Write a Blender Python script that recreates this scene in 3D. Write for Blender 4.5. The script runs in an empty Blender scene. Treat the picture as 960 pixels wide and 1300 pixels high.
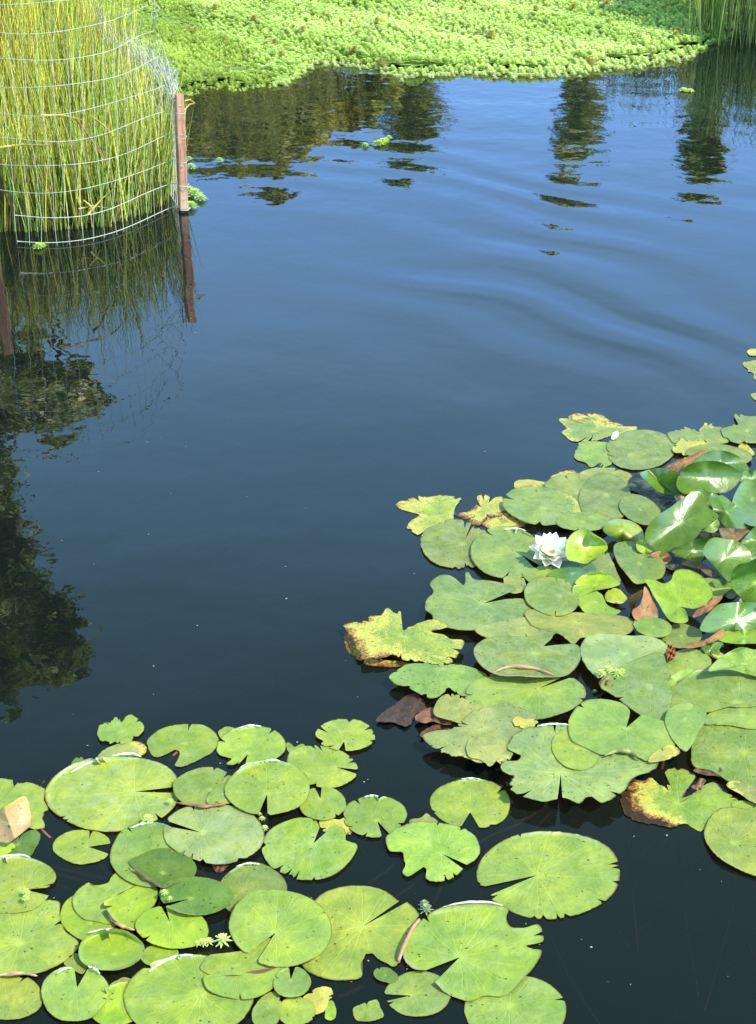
import bpy, math, random
import numpy as np
from mathutils import Vector, Matrix

SC = bpy.context.scene
COL = SC.collection
R = math.radians
rng = random.Random(7)
nrg = np.random.default_rng(11)

# ------------------------------------------------------------------ camera
CAM_H, PITCH, FPX = 2.0, R(27.0), 2050.0
cd = bpy.data.cameras.new("camera")
cd.sensor_fit = 'VERTICAL'; cd.sensor_height = 24.0
cd.lens = FPX / 1300.0 * 24.0
cd.shift_y = -10.0 / 1300.0
cd.clip_start = 0.05; cd.clip_end = 3000
cam = bpy.data.objects.new("camera", cd); COL.objects.link(cam)
cam.location = (0, 0, CAM_H); cam.rotation_euler = (R(90) - PITCH, 0, 0)
SC.camera = cam

def ray(u, v):
    x = (u - 480.0) / FPX; y = -(v - 640.0) / FPX
    c, s = math.cos(PITCH), math.sin(PITCH)
    return (x, c + y * s, -s + y * c)
def at(u, v, z=0.0):
    d = ray(u, v); k = (z - CAM_H) / d[2]
    return (d[0] * k, d[1] * k, z)
def mirrored(u, v, D):
    d = ray(u, v); k = D / d[1]
    return (d[0] * k, D, -(CAM_H + d[2] * k), k)   # point at depth D seen by reflection; k/FPX = metres per pixel

# ------------------------------------------------------------------ light
SUN_AZ, SUN_EL = R(112), R(50)      # azimuth clockwise from +Y
w = bpy.data.worlds.new("World"); SC.world = w; w.use_nodes = True
nt = w.node_tree; nt.nodes.clear()
sky = nt.nodes.new("ShaderNodeTexSky"); sky.sky_type = 'NISHITA'; sky.sun_disc = False
sky.sun_elevation = SUN_EL; sky.sun_rotation = SUN_AZ
sky.air_density = 1.0; sky.dust_density = 0.6; sky.ozone_density = 1.6
bg = nt.nodes.new("ShaderNodeBackground"); bg.inputs[1].default_value = 0.15
wo = nt.nodes.new("ShaderNodeOutputWorld")
hz = nt.nodes.new("ShaderNodeMix"); hz.data_type = 'RGBA'; hz.blend_type = 'MULTIPLY'; hz.inputs[0].default_value = 1.0
# sky colour multiplied by elevation, tuned to brighten the reflections in the water
tc = nt.nodes.new("ShaderNodeTexCoord"); sx = nt.nodes.new("ShaderNodeSeparateXYZ"); rp = nt.nodes.new("ShaderNodeValToRGB")
nt.links.new(tc.outputs['Generated'], sx.inputs[0]); nt.links.new(sx.outputs[2], rp.inputs[0]); nt.links.new(rp.outputs[0], hz.inputs[7])
el = rp.color_ramp.elements; el[0].position = 0.0; el[0].color = (2.5, 3.5, 4.4, 1); el[1].position = 1.0; el[1].color = (1.3, 1.5, 1.3, 1)
for p_, c_ in ((0.22, (2.1, 2.85, 3.95, 1)), (0.29, (2.45, 3.2, 3.95, 1)), (0.36, (3.2, 3.85, 3.95, 1)), (0.46, (3.0, 3.75, 3.5, 1)), (0.54, (2.4, 2.9, 2.4, 1)), (0.64, (1.8, 2.0, 1.4, 1))):
    e_ = rp.color_ramp.elements.new(p_); e_.color = c_
nt.links.new(sky.outputs[0], hz.inputs[6]); nt.links.new(hz.outputs[2], bg.inputs[0]); nt.links.new(bg.outputs[0], wo.inputs[0])
sl = bpy.data.lights.new("sun", 'SUN'); sl.energy = 5.0; sl.angle = R(0.53); sl.color = (1.0, 0.95, 0.86)
so = bpy.data.objects.new("sun", sl); COL.objects.link(so)
sd = Vector((math.sin(SUN_AZ) * math.cos(SUN_EL), math.cos(SUN_AZ) * math.cos(SUN_EL), math.sin(SUN_EL)))
so.rotation_euler = sd.to_track_quat('Z', 'Y').to_euler(); so.location = sd * 20
SC.view_settings.view_transform = 'Standard'; SC.view_settings.look = 'None'
SC.view_settings.exposure = 0; SC.view_settings.gamma = 1
try:
    SC.cycles.max_bounces = 8; SC.cycles.transparent_max_bounces = 12
    SC.cycles.caustics_reflective = False; SC.cycles.caustics_refractive = False
except Exception: pass

# ------------------------------------------------------------------ helpers
def S(r, g, b):
    f = lambda c: ((c / 255.0 + 0.055) / 1.055) ** 2.4 if c > 10 else c / 255.0 / 12.92
    return (f(r), f(g), f(b))
def tag(o, label=None, cat=None, group=None, kind=None):
    if label: o['label'] = label
    if cat: o['category'] = cat
    if group: o['group'] = group
    if kind: o['kind'] = kind
    return o
def empty(name, loc=(0, 0, 0)):
    o = bpy.data.objects.new(name, None); COL.objects.link(o); o.location = loc
    o.empty_display_size = 0.05
    return o
def mesh_obj(name, verts, faces, mat, parent=None, smooth=True, attrs=None, uv=None, origin=None):
    """verts in world coordinates; object placed at origin (or parent's location)"""
    v = np.asarray(verts, dtype=np.float64).reshape(-1, 3)
    org = Vector(parent.location) if parent is not None else Vector(origin or (0, 0, 0))
    if parent is not None and parent.parent is not None: org = org + parent.parent.location
    v = v - np.array(org[:])
    me = bpy.data.meshes.new(name)
    if isinstance(faces, np.ndarray):
        k = faces.shape[1]; n = faces.shape[0]
        me.vertices.add(len(v)); me.vertices.foreach_set('co', v.astype(np.float32).ravel())
        me.loops.add(n * k); me.loops.foreach_set('vertex_index', faces.astype(np.int32).ravel())
        me.polygons.add(n); me.polygons.foreach_set('loop_start', np.arange(0, n * k, k, dtype=np.int32))
        me.update(calc_edges=True); me.validate()
    else:
        me.from_pydata([tuple(p) for p in v], [], faces)
    if smooth: me.polygons.foreach_set('use_smooth', [True] * len(me.polygons))
    for an, data in (attrs or {}).items():
        a = me.attributes.new(an, 'FLOAT_COLOR', 'POINT')
        d = np.asarray(data, dtype=np.float32)
        if d.shape[1] == 3: d = np.hstack([d, np.ones((len(d), 1), np.float32)])
        a.data.foreach_set('color', d.ravel())
    if uv is not None:
        l = me.uv_layers.new(name='polar')
        idx = np.empty(len(me.loops), dtype=np.int32); me.loops.foreach_get('vertex_index', idx)
        l.data.foreach_set('uv', np.asarray(uv, dtype=np.float32)[idx].ravel())
    me.materials.append(mat); me.update()
    o = bpy.data.objects.new(name, me); COL.objects.link(o)
    if parent is not None: o.parent = parent
    else: o.location = org
    return o

class MB:
    def __init__(s): s.v = []; s.f = []; s.c = []
    def tube(s, pts, rad, sides=5, cap=True, col=(1, 1, 1)):
        n0 = len(s.v); pts = [Vector(p) for p in pts]
        rr = rad if isinstance(rad, (list, tuple)) else [rad] * len(pts)
        for i, p in enumerate(pts):
            a = pts[max(i - 1, 0)]; b = pts[min(i + 1, len(pts) - 1)]
            d = (b - a); d = d.normalized() if d.length > 1e-9 else Vector((0, 0, 1))
            up = Vector((0, 0, 1)) if abs(d.z) < 0.95 else Vector((1, 0, 0))
            x = d.cross(up).normalized(); y = d.cross(x)
            for k in range(sides):
                an = 2 * math.pi * k / sides
                s.v.append(tuple(p + (x * math.cos(an) + y * math.sin(an)) * rr[i])); s.c.append(col)
        for i in range(len(pts) - 1):
            for k in range(sides):
                a = n0 + i * sides + k; b = n0 + i * sides + (k + 1) % sides
                s.f.append((a, b, b + sides, a + sides))
        if cap:
            s.f.append(tuple(n0 + k for k in range(sides)))
            s.f.append(tuple(n0 + (len(pts) - 1) * sides + k for k in reversed(range(sides))))
    def build(s, name, mat, parent=None, smooth=True, origin=None):
        return mesh_obj(name, s.v, s.f, mat, parent, smooth, attrs={'tint': s.c}, origin=origin)

# node helpers
def newmat(name):
    m = bpy.data.materials.new(name); m.use_nodes = True; m.node_tree.nodes.clear(); return m, m.node_tree
class NG:
    def __init__(s, nt): s.nt = nt
    def n(s, t, ins=None, **kw):
        nd = s.nt.nodes.new('ShaderNode' + t)
        for k, v in kw.items(): setattr(nd, k, v)
        for k, v in (ins or {}).items():
            if hasattr(v, 'is_output'): s.nt.links.new(v, nd.inputs[k])
            else:
                if isinstance(v, tuple) and len(v) == 3 and nd.inputs[k].type == 'RGBA': v = v + (1,)
                nd.inputs[k].default_value = v
        return nd
    def math(s, op, a, b=0.0, c=None, clamp=False):
        ins = {0: a, 1: b}
        if c is not None: ins[2] = c
        return s.n('Math', ins, operation=op, use_clamp=clamp).outputs[0]
    def mix(s, f, a, b, bt='MIX'):
        nd = s.nt.nodes.new('ShaderNodeMix'); nd.data_type = 'RGBA'; nd.blend_type = bt
        for i, v in ((0, f), (6, a), (7, b)):
            if hasattr(v, 'is_output'): s.nt.links.new(v, nd.inputs[i])
            else: nd.inputs[i].default_value = (v + (1,)) if isinstance(v, tuple) and len(v) == 3 else v
        return nd.outputs[2]
    def step(s, x, a, b):   # smoothstep
        nd = s.n('MapRange', {0: x, 1: a, 2: b, 3: 0.0, 4: 1.0}, interpolation_type='SMOOTHSTEP')
        return nd.outputs[0]
    def noise(s, vec, scale, detail=2.0, rough=0.5, dist=0.0):
        return s.n('TexNoise', {'Vector': vec, 'Scale': scale, 'Detail': detail, 'Roughness': rough, 'Distortion': dist}).outputs['Fac']

# ------------------------------------------------------------------ materials
def make_leaf_material():
    m, nt = newmat('lily_leaf'); g = NG(nt)
    tint = g.n('Attribute', attribute_name='tint').outputs['Color']
    fxn = g.n('Attribute', attribute_name='fx').outputs['Color']
    fx = g.n('SeparateColor', {0: fxn})
    decay, speck, wax = fx.outputs[0], fx.outputs[1], fx.outputs[2]
    uv = g.n('UVMap', uv_map='polar').outputs[0]
    suv = g.n('SeparateXYZ', {0: uv}); ang, t = suv.outputs[0], suv.outputs[1]
    P = g.n('NewGeometry').outputs['Position']
    back = g.n('NewGeometry').outputs['Backfacing']
    oi = g.n('ObjectInfo').outputs['Random']
    n_lo = g.noise(P, 14.0, 3.0, 0.6); n_mid = g.noise(P, 55.0, 4.0, 0.65, 0.5); n_hi = g.noise(P, 240.0, 3.0, 0.6)
    # veins: radial, forking outwards
    wob = g.math('MULTIPLY_ADD', g.noise(P, 30.0, 1.0), 0.02, g.math('MULTIPLY_ADD', oi, 0.3, ang))
    def vein(N, width):
        x = g.math('FRACT', g.math('MULTIPLY', wob, N))
        d = g.math('ABSOLUTE', g.math('SUBTRACT', x, 0.5))
        d = g.math('MULTIPLY', d, g.math('MAXIMUM', t, 0.05))
        return g.math('SUBTRACT', 1.0, g.step(d, 0.0, width))
    v1 = vein(15.0, 0.045)
    v2 = g.math('MULTIPLY', vein(30.0, 0.05), g.step(t, 0.45, 0.65))
    veins = g.math('MULTIPLY', g.math('MAXIMUM', v1, v2), g.math('SUBTRACT', 1.0, g.step(t, 0.72, 0.98)))
    col = g.mix(g.math('MULTIPLY', veins, 0.48), tint, g.mix(1.0, tint, (1.5, 1.35, 1.25), 'MULTIPLY'))
    # brightness / hue variation
    col = g.mix(g.step(n_lo, 0.35, 0.7), g.mix(1.0, col, (0.74, 0.82, 0.80), 'MULTIPLY'), g.mix(1.0, col, (1.2, 1.12, 0.95), 'MULTIPLY'))
    col = g.mix(g.math('MULTIPLY', g.step(n_mid, 0.48, 0.7), 0.55), col, g.mix(1.0, col, (0.68, 0.76, 0.72), 'MULTIPLY'))
    # pale waxy film
    wx = g.math('MULTIPLY', g.math('MULTIPLY', wax, g.step(g.noise(P, 22.0, 5.0, 0.7, 1.0), 0.38, 0.72)), 0.6)
    col = g.mix(wx, col, (0.52, 0.62, 0.34))
    # centre spot paler
    cen = g.math('MULTIPLY', g.math('SUBTRACT', 1.0, g.step(t, 0.02, 0.16)), 0.45)
    col = g.mix(cen, col, (0.55, 0.68, 0.14))
    # decay: green -> yellow -> brown -> near black
    dv = g.math('ADD', decay, g.math('MULTIPLY', g.math('SUBTRACT', g.noise(P, 38.0, 5.0, 0.68, 0.8), 0.5), 0.9))
    dv = g.math('MULTIPLY_ADD', g.math('SUBTRACT', g.noise(P, 210.0, 4.0, 0.7, 0.6), 0.5), 0.95, dv)
    dv = g.math('MULTIPLY', dv, g.step(decay, 0.02, 0.12))
    col = g.mix(g.step(dv, 0.30, 0.50), col, g.mix(n_mid, (0.75, 0.60, 0.07), (0.62, 0.66, 0.16)))
    col = g.mix(g.step(dv, 0.66, 0.74), col, g.mix(g.step(n_hi, 0.4, 0.6), (0.30, 0.13, 0.03), (0.50, 0.28, 0.08)))
    col = g.mix(g.step(dv, 0.84, 0.98), col, (0.06, 0.03, 0.014))
    # specks & insect marks
    vor = g.n('TexVoronoi', {'Vector': g.n('VectorMath', {0: P, 1: g.n('CombineXYZ', {0: g.math('MULTIPLY_ADD', n_mid, 0.02, 0.0)}).outputs[0]}, operation='ADD').outputs[0], 'Scale': 95.0})
    dots = g.math('SUBTRACT', 1.0, g.step(vor.outputs['Distance'], 0.14, 0.24))
    gate = g.step(g.n('SeparateColor', {0: vor.outputs['Color']}).outputs[0], g.math('SUBTRACT', 1.0, g.math('MULTIPLY', speck, 0.6)), g.math('SUBTRACT', 1.02, g.math('MULTIPLY', speck, 0.6)))
    clus = g.step(g.noise(P, 26.0, 1.0), 0.42, 0.56)
    dots = g.math('MULTIPLY', g.math('MULTIPLY', dots, gate), g.math('MULTIPLY_ADD', clus, 0.85, 0.1))
    col = g.mix(g.math('MULTIPLY', dots, 0.9), col, (0.04, 0.045, 0.012))
    # brown thin margin, deepened to paint the thin shadow lines between pads
    mg = g.math('MULTIPLY', g.step(t, 0.965, 1.0), g.step(g.noise(P, 33.0, 2.0), 0.30, 0.55))
    col = g.mix(g.math('MULTIPLY', mg, 0.8), col, (0.16, 0.10, 0.035))
    under = g.mix(n_mid, (0.20, 0.075, 0.04), (0.26, 0.17, 0.06))
    colf = g.mix(back, col, under)
    hgt = g.math('ADD', g.math('MULTIPLY', veins, -0.12), g.math('ADD', g.math('MULTIPLY', n_mid, 0.9), g.math('MULTIPLY', n_lo, 2.2)))
    bump = g.n('Bump', {'Height': hgt, 'Strength': 0.7, 'Distance': g.math('MULTIPLY_ADD', g.math('SUBTRACT', 1.0, g.step(wax, 0.0, 0.16)), -0.0034, 0.0046)}).outputs[0]
    rough = g.math('MULTIPLY_ADD', n_hi, 0.22, g.math('MULTIPLY_ADD', wax, 0.16, 0.20))
    # tiny brown flecks and scars
    fl = g.math('MULTIPLY', g.step(g.noise(P, 300.0, 3.0, 0.65, 1.0), 0.605, 0.66), g.step(g.noise(P, 24.0, 2.0), 0.47, 0.60))
    colf = g.mix(g.math('MULTIPLY', fl, g.math('MULTIPLY', speck, 1.1, 0.0, True)), colf, (0.075, 0.06, 0.02))
    gloss = g.math('SUBTRACT', 1.0, g.step(wax, 0.0, 0.16))
    pr = g.n('BsdfPrincipled', {'Base Color': colf, 'Roughness': rough, 'Normal': bump, 'IOR': 1.45, 'Specular IOR Level': g.math('MULTIPLY_ADD', gloss, 0.25, 0.27), 'Coat Weight': g.math('MULTIPLY', gloss, 0.75), 'Coat Roughness': 0.27, 'Coat IOR': 1.45, 'Coat Normal': bump})
    tr = g.n('BsdfTranslucent', {'Color': g.mix(1.0, colf, (1.1, 1.25, 0.4), 'MULTIPLY'), 'Normal': bump})
    ms = g.n('MixShader', {0: 0.22, 1: pr.outputs[0], 2: tr.outputs[0]})
    g.n('OutputMaterial', {0: ms.outputs[0]})
    return m

def simple_mat(name, ramp, scale=20.0, rough=0.6, bump=0.002, attr=False, transl=0.0, spec=0.5, stretch=None):
    m, nt = newmat(name); g = NG(nt)
    P = g.n('TexCoord').outputs['Object']
    if stretch: P = g.n('Mapping', {'Vector': P, 'Scale': stretch}).outputs[0]
    n1 = g.noise(P, scale, 5.0, 0.6, 0.4); n2 = g.noise(P, scale * 6, 3.0, 0.6)
    col = g.mix(g.step(n1, 0.3, 0.7), ramp[0], ramp[1])
    col = g.mix(g.math('MULTIPLY', g.step(n2, 0.45, 0.75), 0.5), col, ramp[2] if len(ramp) > 2 else ramp[0])
    if attr: col = g.mix(1.0, col, g.n('Attribute', attribute_name='tint').outputs['Color'], 'MULTIPLY')
    bp = g.n('Bump', {'Height': g.math('ADD', n1, g.math('MULTIPLY', n2, 0.4)), 'Strength': 0.6, 'Distance': bump}).outputs[0]
    sh = g.n('BsdfPrincipled', {'Base Color': col, 'Roughness': rough, 'Normal': bp, 'Specular IOR Level': spec}).outputs[0]
    if transl:
        tr = g.n('BsdfTranslucent', {'Color': g.mix(1.0, col, (1.15, 1.2, 0.5), 'MULTIPLY')})
        sh = g.n('MixShader', {0: transl, 1: sh, 2: tr.outputs[0]}).outputs[0]
    g.n('OutputMaterial', {0: sh})
    return m

def water_material():
    m, nt = newmat('pond_water'); g = NG(nt)
    P = g.n('NewGeometry').outputs['Position']
    sp = g.n('SeparateXYZ', {0: P}); X, Y = sp.outputs[0], sp.outputs[1]
    # gentle swell rings spreading from the near left
    dx = g.math('SUBTRACT', X, -1.8); dy = g.math('SUBTRACT', Y, 3.2)
    r = g.math('SQRT', g.math('ADD', g.math('MULTIPLY', dx, dx), g.math('MULTIPLY', dy, dy)))
    r = g.math('MULTIPLY_ADD', g.noise(P, 0.8, 1.0), 0.9, r)
    ring = g.math('SINE', g.math('MULTIPLY', r, 2 * math.pi / 0.40))
    ring2 = g.math('SINE', g.math('MULTIPLY', r, 2 * math.pi / 0.113))
    mask = g.math('MULTIPLY', g.step(g.noise(P, 0.5, 1.0), 0.34, 0.60), g.step(r, 2.2, 3.6))
    right = g.math('MULTIPLY_ADD', g.step(X, -0.6, 1.2), 0.8, 0.2)
    ring = g.math('MULTIPLY', g.math('MULTIPLY_ADD', ring2, 0.05, ring), g.math('MULTIPLY', mask, right))
    # wind ripples, stretched across the view
    Pm = g.n('Mapping', {'Vector': P, 'Scale': (0.9, 0.8, 1.0), 'Rotation': (0, 0, R(8))}).outputs[0]
    n1 = g.noise(Pm, 5.5, 2.0, 0.45); n2 = g.noise(Pm, 16.0, 2.0, 0.5); n3 = g.noise(P, 1.4, 1.0)
    far = g.step(Y, 5.0, 9.0)
    calm = g.math('MULTIPLY_ADD', far, 0.55, 0.45)
    h = g.math('MULTIPLY', g.math('MULTIPLY', ring, g.math('SUBTRACT', 1.0, g.math('MULTIPLY', g.step(Y, 6.4, 8.6), 0.8))), 0.0027)
    h = g.math('MULTIPLY_ADD', g.math('MULTIPLY', n1, calm), 0.0030, h)
    h = g.math('MULTIPLY_ADD', g.math('MULTIPLY', n2, calm), 0.00055, h)
    h = g.math('MULTIPLY_ADD', n3, 0.004, h)
    nb = g.n('Bump', {'Height': h, 'Strength': 1.0, 'Distance': 1.0}).outputs[0]
    fr = g.n('Fresnel', {'IOR': 1.41, 'Normal': nb}).outputs[0]
    gl = g.n('BsdfGlossy', {'Color': (1, 1, 1), 'Roughness': 0.0, 'Normal': nb}).outputs[0]
    trn = g.n('BsdfTransparent', {'Color': (0.40, 0.42, 0.34)}).outputs[0]
    murk = g.n('BsdfDiffuse', {'Color': (0.0100, 0.0165, 0.0140)}).outputs[0]
    body = g.n('MixShader', {0: 0.5, 1: trn, 2: murk}).outputs[0]
    ms = g.n('MixShader', {0: fr, 1: body, 2: gl})
    g.n('OutputMaterial', {0: ms.outputs[0]})
    return m

LEAF = make_leaf_material()
WATER = water_material()
STEM = simple_mat('petiole', [S(120, 80, 50), S(150, 95, 60), S(90, 80, 40)], 30, 0.5)
def wood_material():
    m, nt = newmat('weathered_wood'); g = NG(nt)
    P = g.n('NewGeometry').outputs['Position']; z = g.n('SeparateXYZ', {0: P}).outputs[2]
    Q = g.n('Mapping', {'Vector': P, 'Scale': (60, 60, 4)}).outputs[0]
    n1 = g.noise(Q, 1.0, 5.0, 0.65, 0.3); n2 = g.noise(P, 14.0, 4.0, 0.6)
    col = g.mix(g.step(n1, 0.3, 0.7), S(168, 112, 84), S(216, 160, 124))
    col = g.mix(g.math('MULTIPLY', g.step(n2, 0.5, 0.7), 0.6), col, S(140, 92, 72))
    col = g.mix(g.math('MULTIPLY', g.math('SUBTRACT', 1.0, g.step(z, 0.02, 0.16)), 0.7), col, S(226, 190, 150))
    col = g.mix(g.math('SUBTRACT', 1.0, g.step(z, 0.006, 0.024)), col, (0.02, 0.016, 0.012))
    bp = g.n('Bump', {'Height': n1, 'Strength': 0.7, 'Distance': 0.004}).outputs[0]
    g.n('OutputMaterial', {0: g.n('BsdfPrincipled', {'Base Color': col, 'Roughness': 0.85, 'Normal': bp}).outputs[0]}); return m
WOOD = wood_material()
WIRE = simple_mat('galvanised_wire', [(0.58, 0.56, 0.47), (0.74, 0.72, 0.62), (0.34, 0.26, 0.17)], 12, 0.4, 0.0004)
REED = simple_mat('reed_stem', [(0.9, 0.9, 0.9), (1.1, 1.1, 1.1), (0.8, 0.85, 0.8)], 14, 0.45, 0.001, attr=True, transl=0.22)
WEED = simple_mat('feathery_weed', [(0.9, 0.9, 0.9), (1.1, 1.1, 1.1), (0.8, 0.85, 0.8)], 6, 0.6, 0.001, attr=True, transl=0.25, spec=0.25)
FOLI = simple_mat('tree_foliage', [(0.8, 0.85, 0.8), (1.2, 1.15, 1.0), (0.7, 0.8, 0.7)], 2, 0.55, 0.003, attr=True, transl=0.2)
BARK = simple_mat('bark', [(0.10, 0.075, 0.055), (0.18, 0.14, 0.10), (0.06, 0.05, 0.04)], 5, 0.9, 0.02)
SOIL = simple_mat('pond_mud', [(0.012, 0.014, 0.010), (0.02, 0.02, 0.013), (0.008, 0.01, 0.008)], 3, 0.9, 0.01)
TURF = simple_mat('bank_grass', [(0.05, 0.08, 0.02), (0.09, 0.11, 0.035), (0.10, 0.08, 0.04)], 3, 0.9, 0.02)
DEAD = simple_mat('dead_leaf', [(0.10, 0.06, 0.04), (0.24, 0.11, 0.05), (0.03, 0.02, 0.016)], 70, 0.6, 0.012, attr=True)
PETAL = simple_mat('lily_petal', [(0.95, 0.95, 0.95), (1.0, 1.0, 1.0), (0.97, 0.97, 0.97)], 30, 0.45, 0.0006, attr=True, transl=0.2)

# ------------------------------------------------------------------ setting
def build_setting():
    nx, ny = 90, 110
    xs = np.concatenate([np.linspace(-600, -14, 12), np.linspace(-12, 12, nx - 24), np.linspace(14, 600, 12)])
    ys = np.concatenate([np.linspace(-60, -4.5, 8), np.linspace(-4, 18, ny - 30), np.linspace(19, 60, 12), np.linspace(80, 1500, 10)])
    V = []; F = []
    for j, y in enumerate(ys):
        for i, x in enumerate(xs):
            edge = 13.1 - 0.05 * x * x * (0.3 if x < 0 else 0.55) + 0.25 * math.sin(x * 1.3) + 0.12 * math.sin(x * 3.7)
            d = min(edge - y, y + 3.4, 9.5 - abs(x))
            k = max(0.0, min(1.0, 0.5 - d / 1.6)); k = k * k * (3 - 2 * k)
            z = -0.75 + 0.98 * k + 0.02 * math.sin(x * 2.1 + y) + (0.015 * max(0, y - 18) if y < 120 else 1.5)
            V.append((x, y, z))
    n = len(xs)
    for j in range(len(ys) - 1):
        for i in range(n - 1):
            a = j * n + i; F.append((a, a + 1, a + n + 1, a + n))
    m, nt = newmat('ground_mud_and_grass'); g = NG(nt)
    P = g.n('NewGeometry').outputs['Position']; z = g.n('SeparateXYZ', {0: P}).outputs[2]
    n1 = g.noise(P, 2.5, 5.0, 0.65); n2 = g.noise(P, 12.0, 4.0, 0.65)
    mud = g.mix(n1, (0.010, 0.012, 0.009), (0.024, 0.022, 0.014))
    gr = g.mix(g.step(n2, 0.35, 0.65), (0.05, 0.075, 0.02), (0.13, 0.12, 0.05))
    col = g.mix(g.step(z, -0.05, 0.06), mud, gr)
    bp = g.n('Bump', {'Height': n2, 'Distance': 0.05, 'Strength': 0.7}).outputs[0]
    g.n('OutputMaterial', {0: g.n('BsdfPrincipled', {'Base Color': col, 'Roughness': 0.95, 'Normal': bp}).outputs[0]})
    o = mesh_obj('ground', V, F, m); tag(o, kind='structure')
    V = [(-11, -5, 0), (11, -5, 0), (11, 15, 0), (-11, 15, 0)]
    o = mesh_obj('water', V, [(0, 1, 2, 3)], WATER, smooth=False); tag(o, kind='structure')
build_setting()

# ------------------------------------------------------------------ lily pads
def crom(pts, closed, per=8):
    P = [np.array(p, float) for p in pts]; n = len(P); out = []
    segs = n if closed else n - 1
    for i in range(segs):
        if closed: p0, p1, p2, p3 = P[(i - 1) % n], P[i], P[(i + 1) % n], P[(i + 2) % n]
        else: p0, p1, p2, p3 = P[max(i - 1, 0)], P[i], P[i + 1], P[min(i + 2, n - 1)]
        for k in range(per):
            t = k / per
            out.append(0.5 * ((2 * p1) + (-p0 + p2) * t + (2 * p0 - 5 * p1 + 4 * p2 - p3) * t * t + (-p0 + 3 * p1 - 3 * p2 + p3) * t ** 3))
    if not closed: out.append(P[-1])
    return np.array(out)
def resample(P, closed, N):
    Q = np.vstack([P, P[:1]]) if closed else P
    d = np.r_[0, np.cumsum(np.hypot(*(Q[1:] - Q[:-1]).T))]
    s = np.linspace(0, d[-1], N + 1)
    if closed: s = s[:-1]
    return np.c_[np.interp(s, d, Q[:, 0]), np.interp(s, d, Q[:, 1])]

def inside(pt, poly):
    x, y = pt; c = False; n = len(poly)
    for i in range(n):
        x1, y1 = poly[i]; x2, y2 = poly[(i + 1) % n]
        if (y1 > y) != (y2 > y) and x < (x2 - x1) * (y - y1) / (y2 - y1) + x1: c = not c
    return c
TINT = {  # linear base colours
    'lg': (0.370, 0.470, 0.070), 'mg': (0.310, 0.420, 0.080), 'yg': (0.390, 0.530, 0.045),
    'dg': (0.160, 0.270, 0.035), 'bg': (0.280, 0.355, 0.085), 'ol': (0.400, 0.420, 0.110),
    'ye': (0.72, 0.60, 0.10), 'gg': (0.125, 0.240, 0.026), 'rust': (0.46, 0.19, 0.08), 'sh': (0.012, 0.022, 0.010), 'wh': (0.95, 0.95, 0.78), 'pink': (0.72, 0.42, 0.24),  # near black holds painted shade, cream white holds painted rim glints
    'brown': (0.24, 0.13, 0.07), 'pale': (0.340, 0.420, 0.140),
}
PLACED = []   # (bbox, layer)
def seg_rand(seed):
    return np.random.default_rng(seed)
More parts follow.
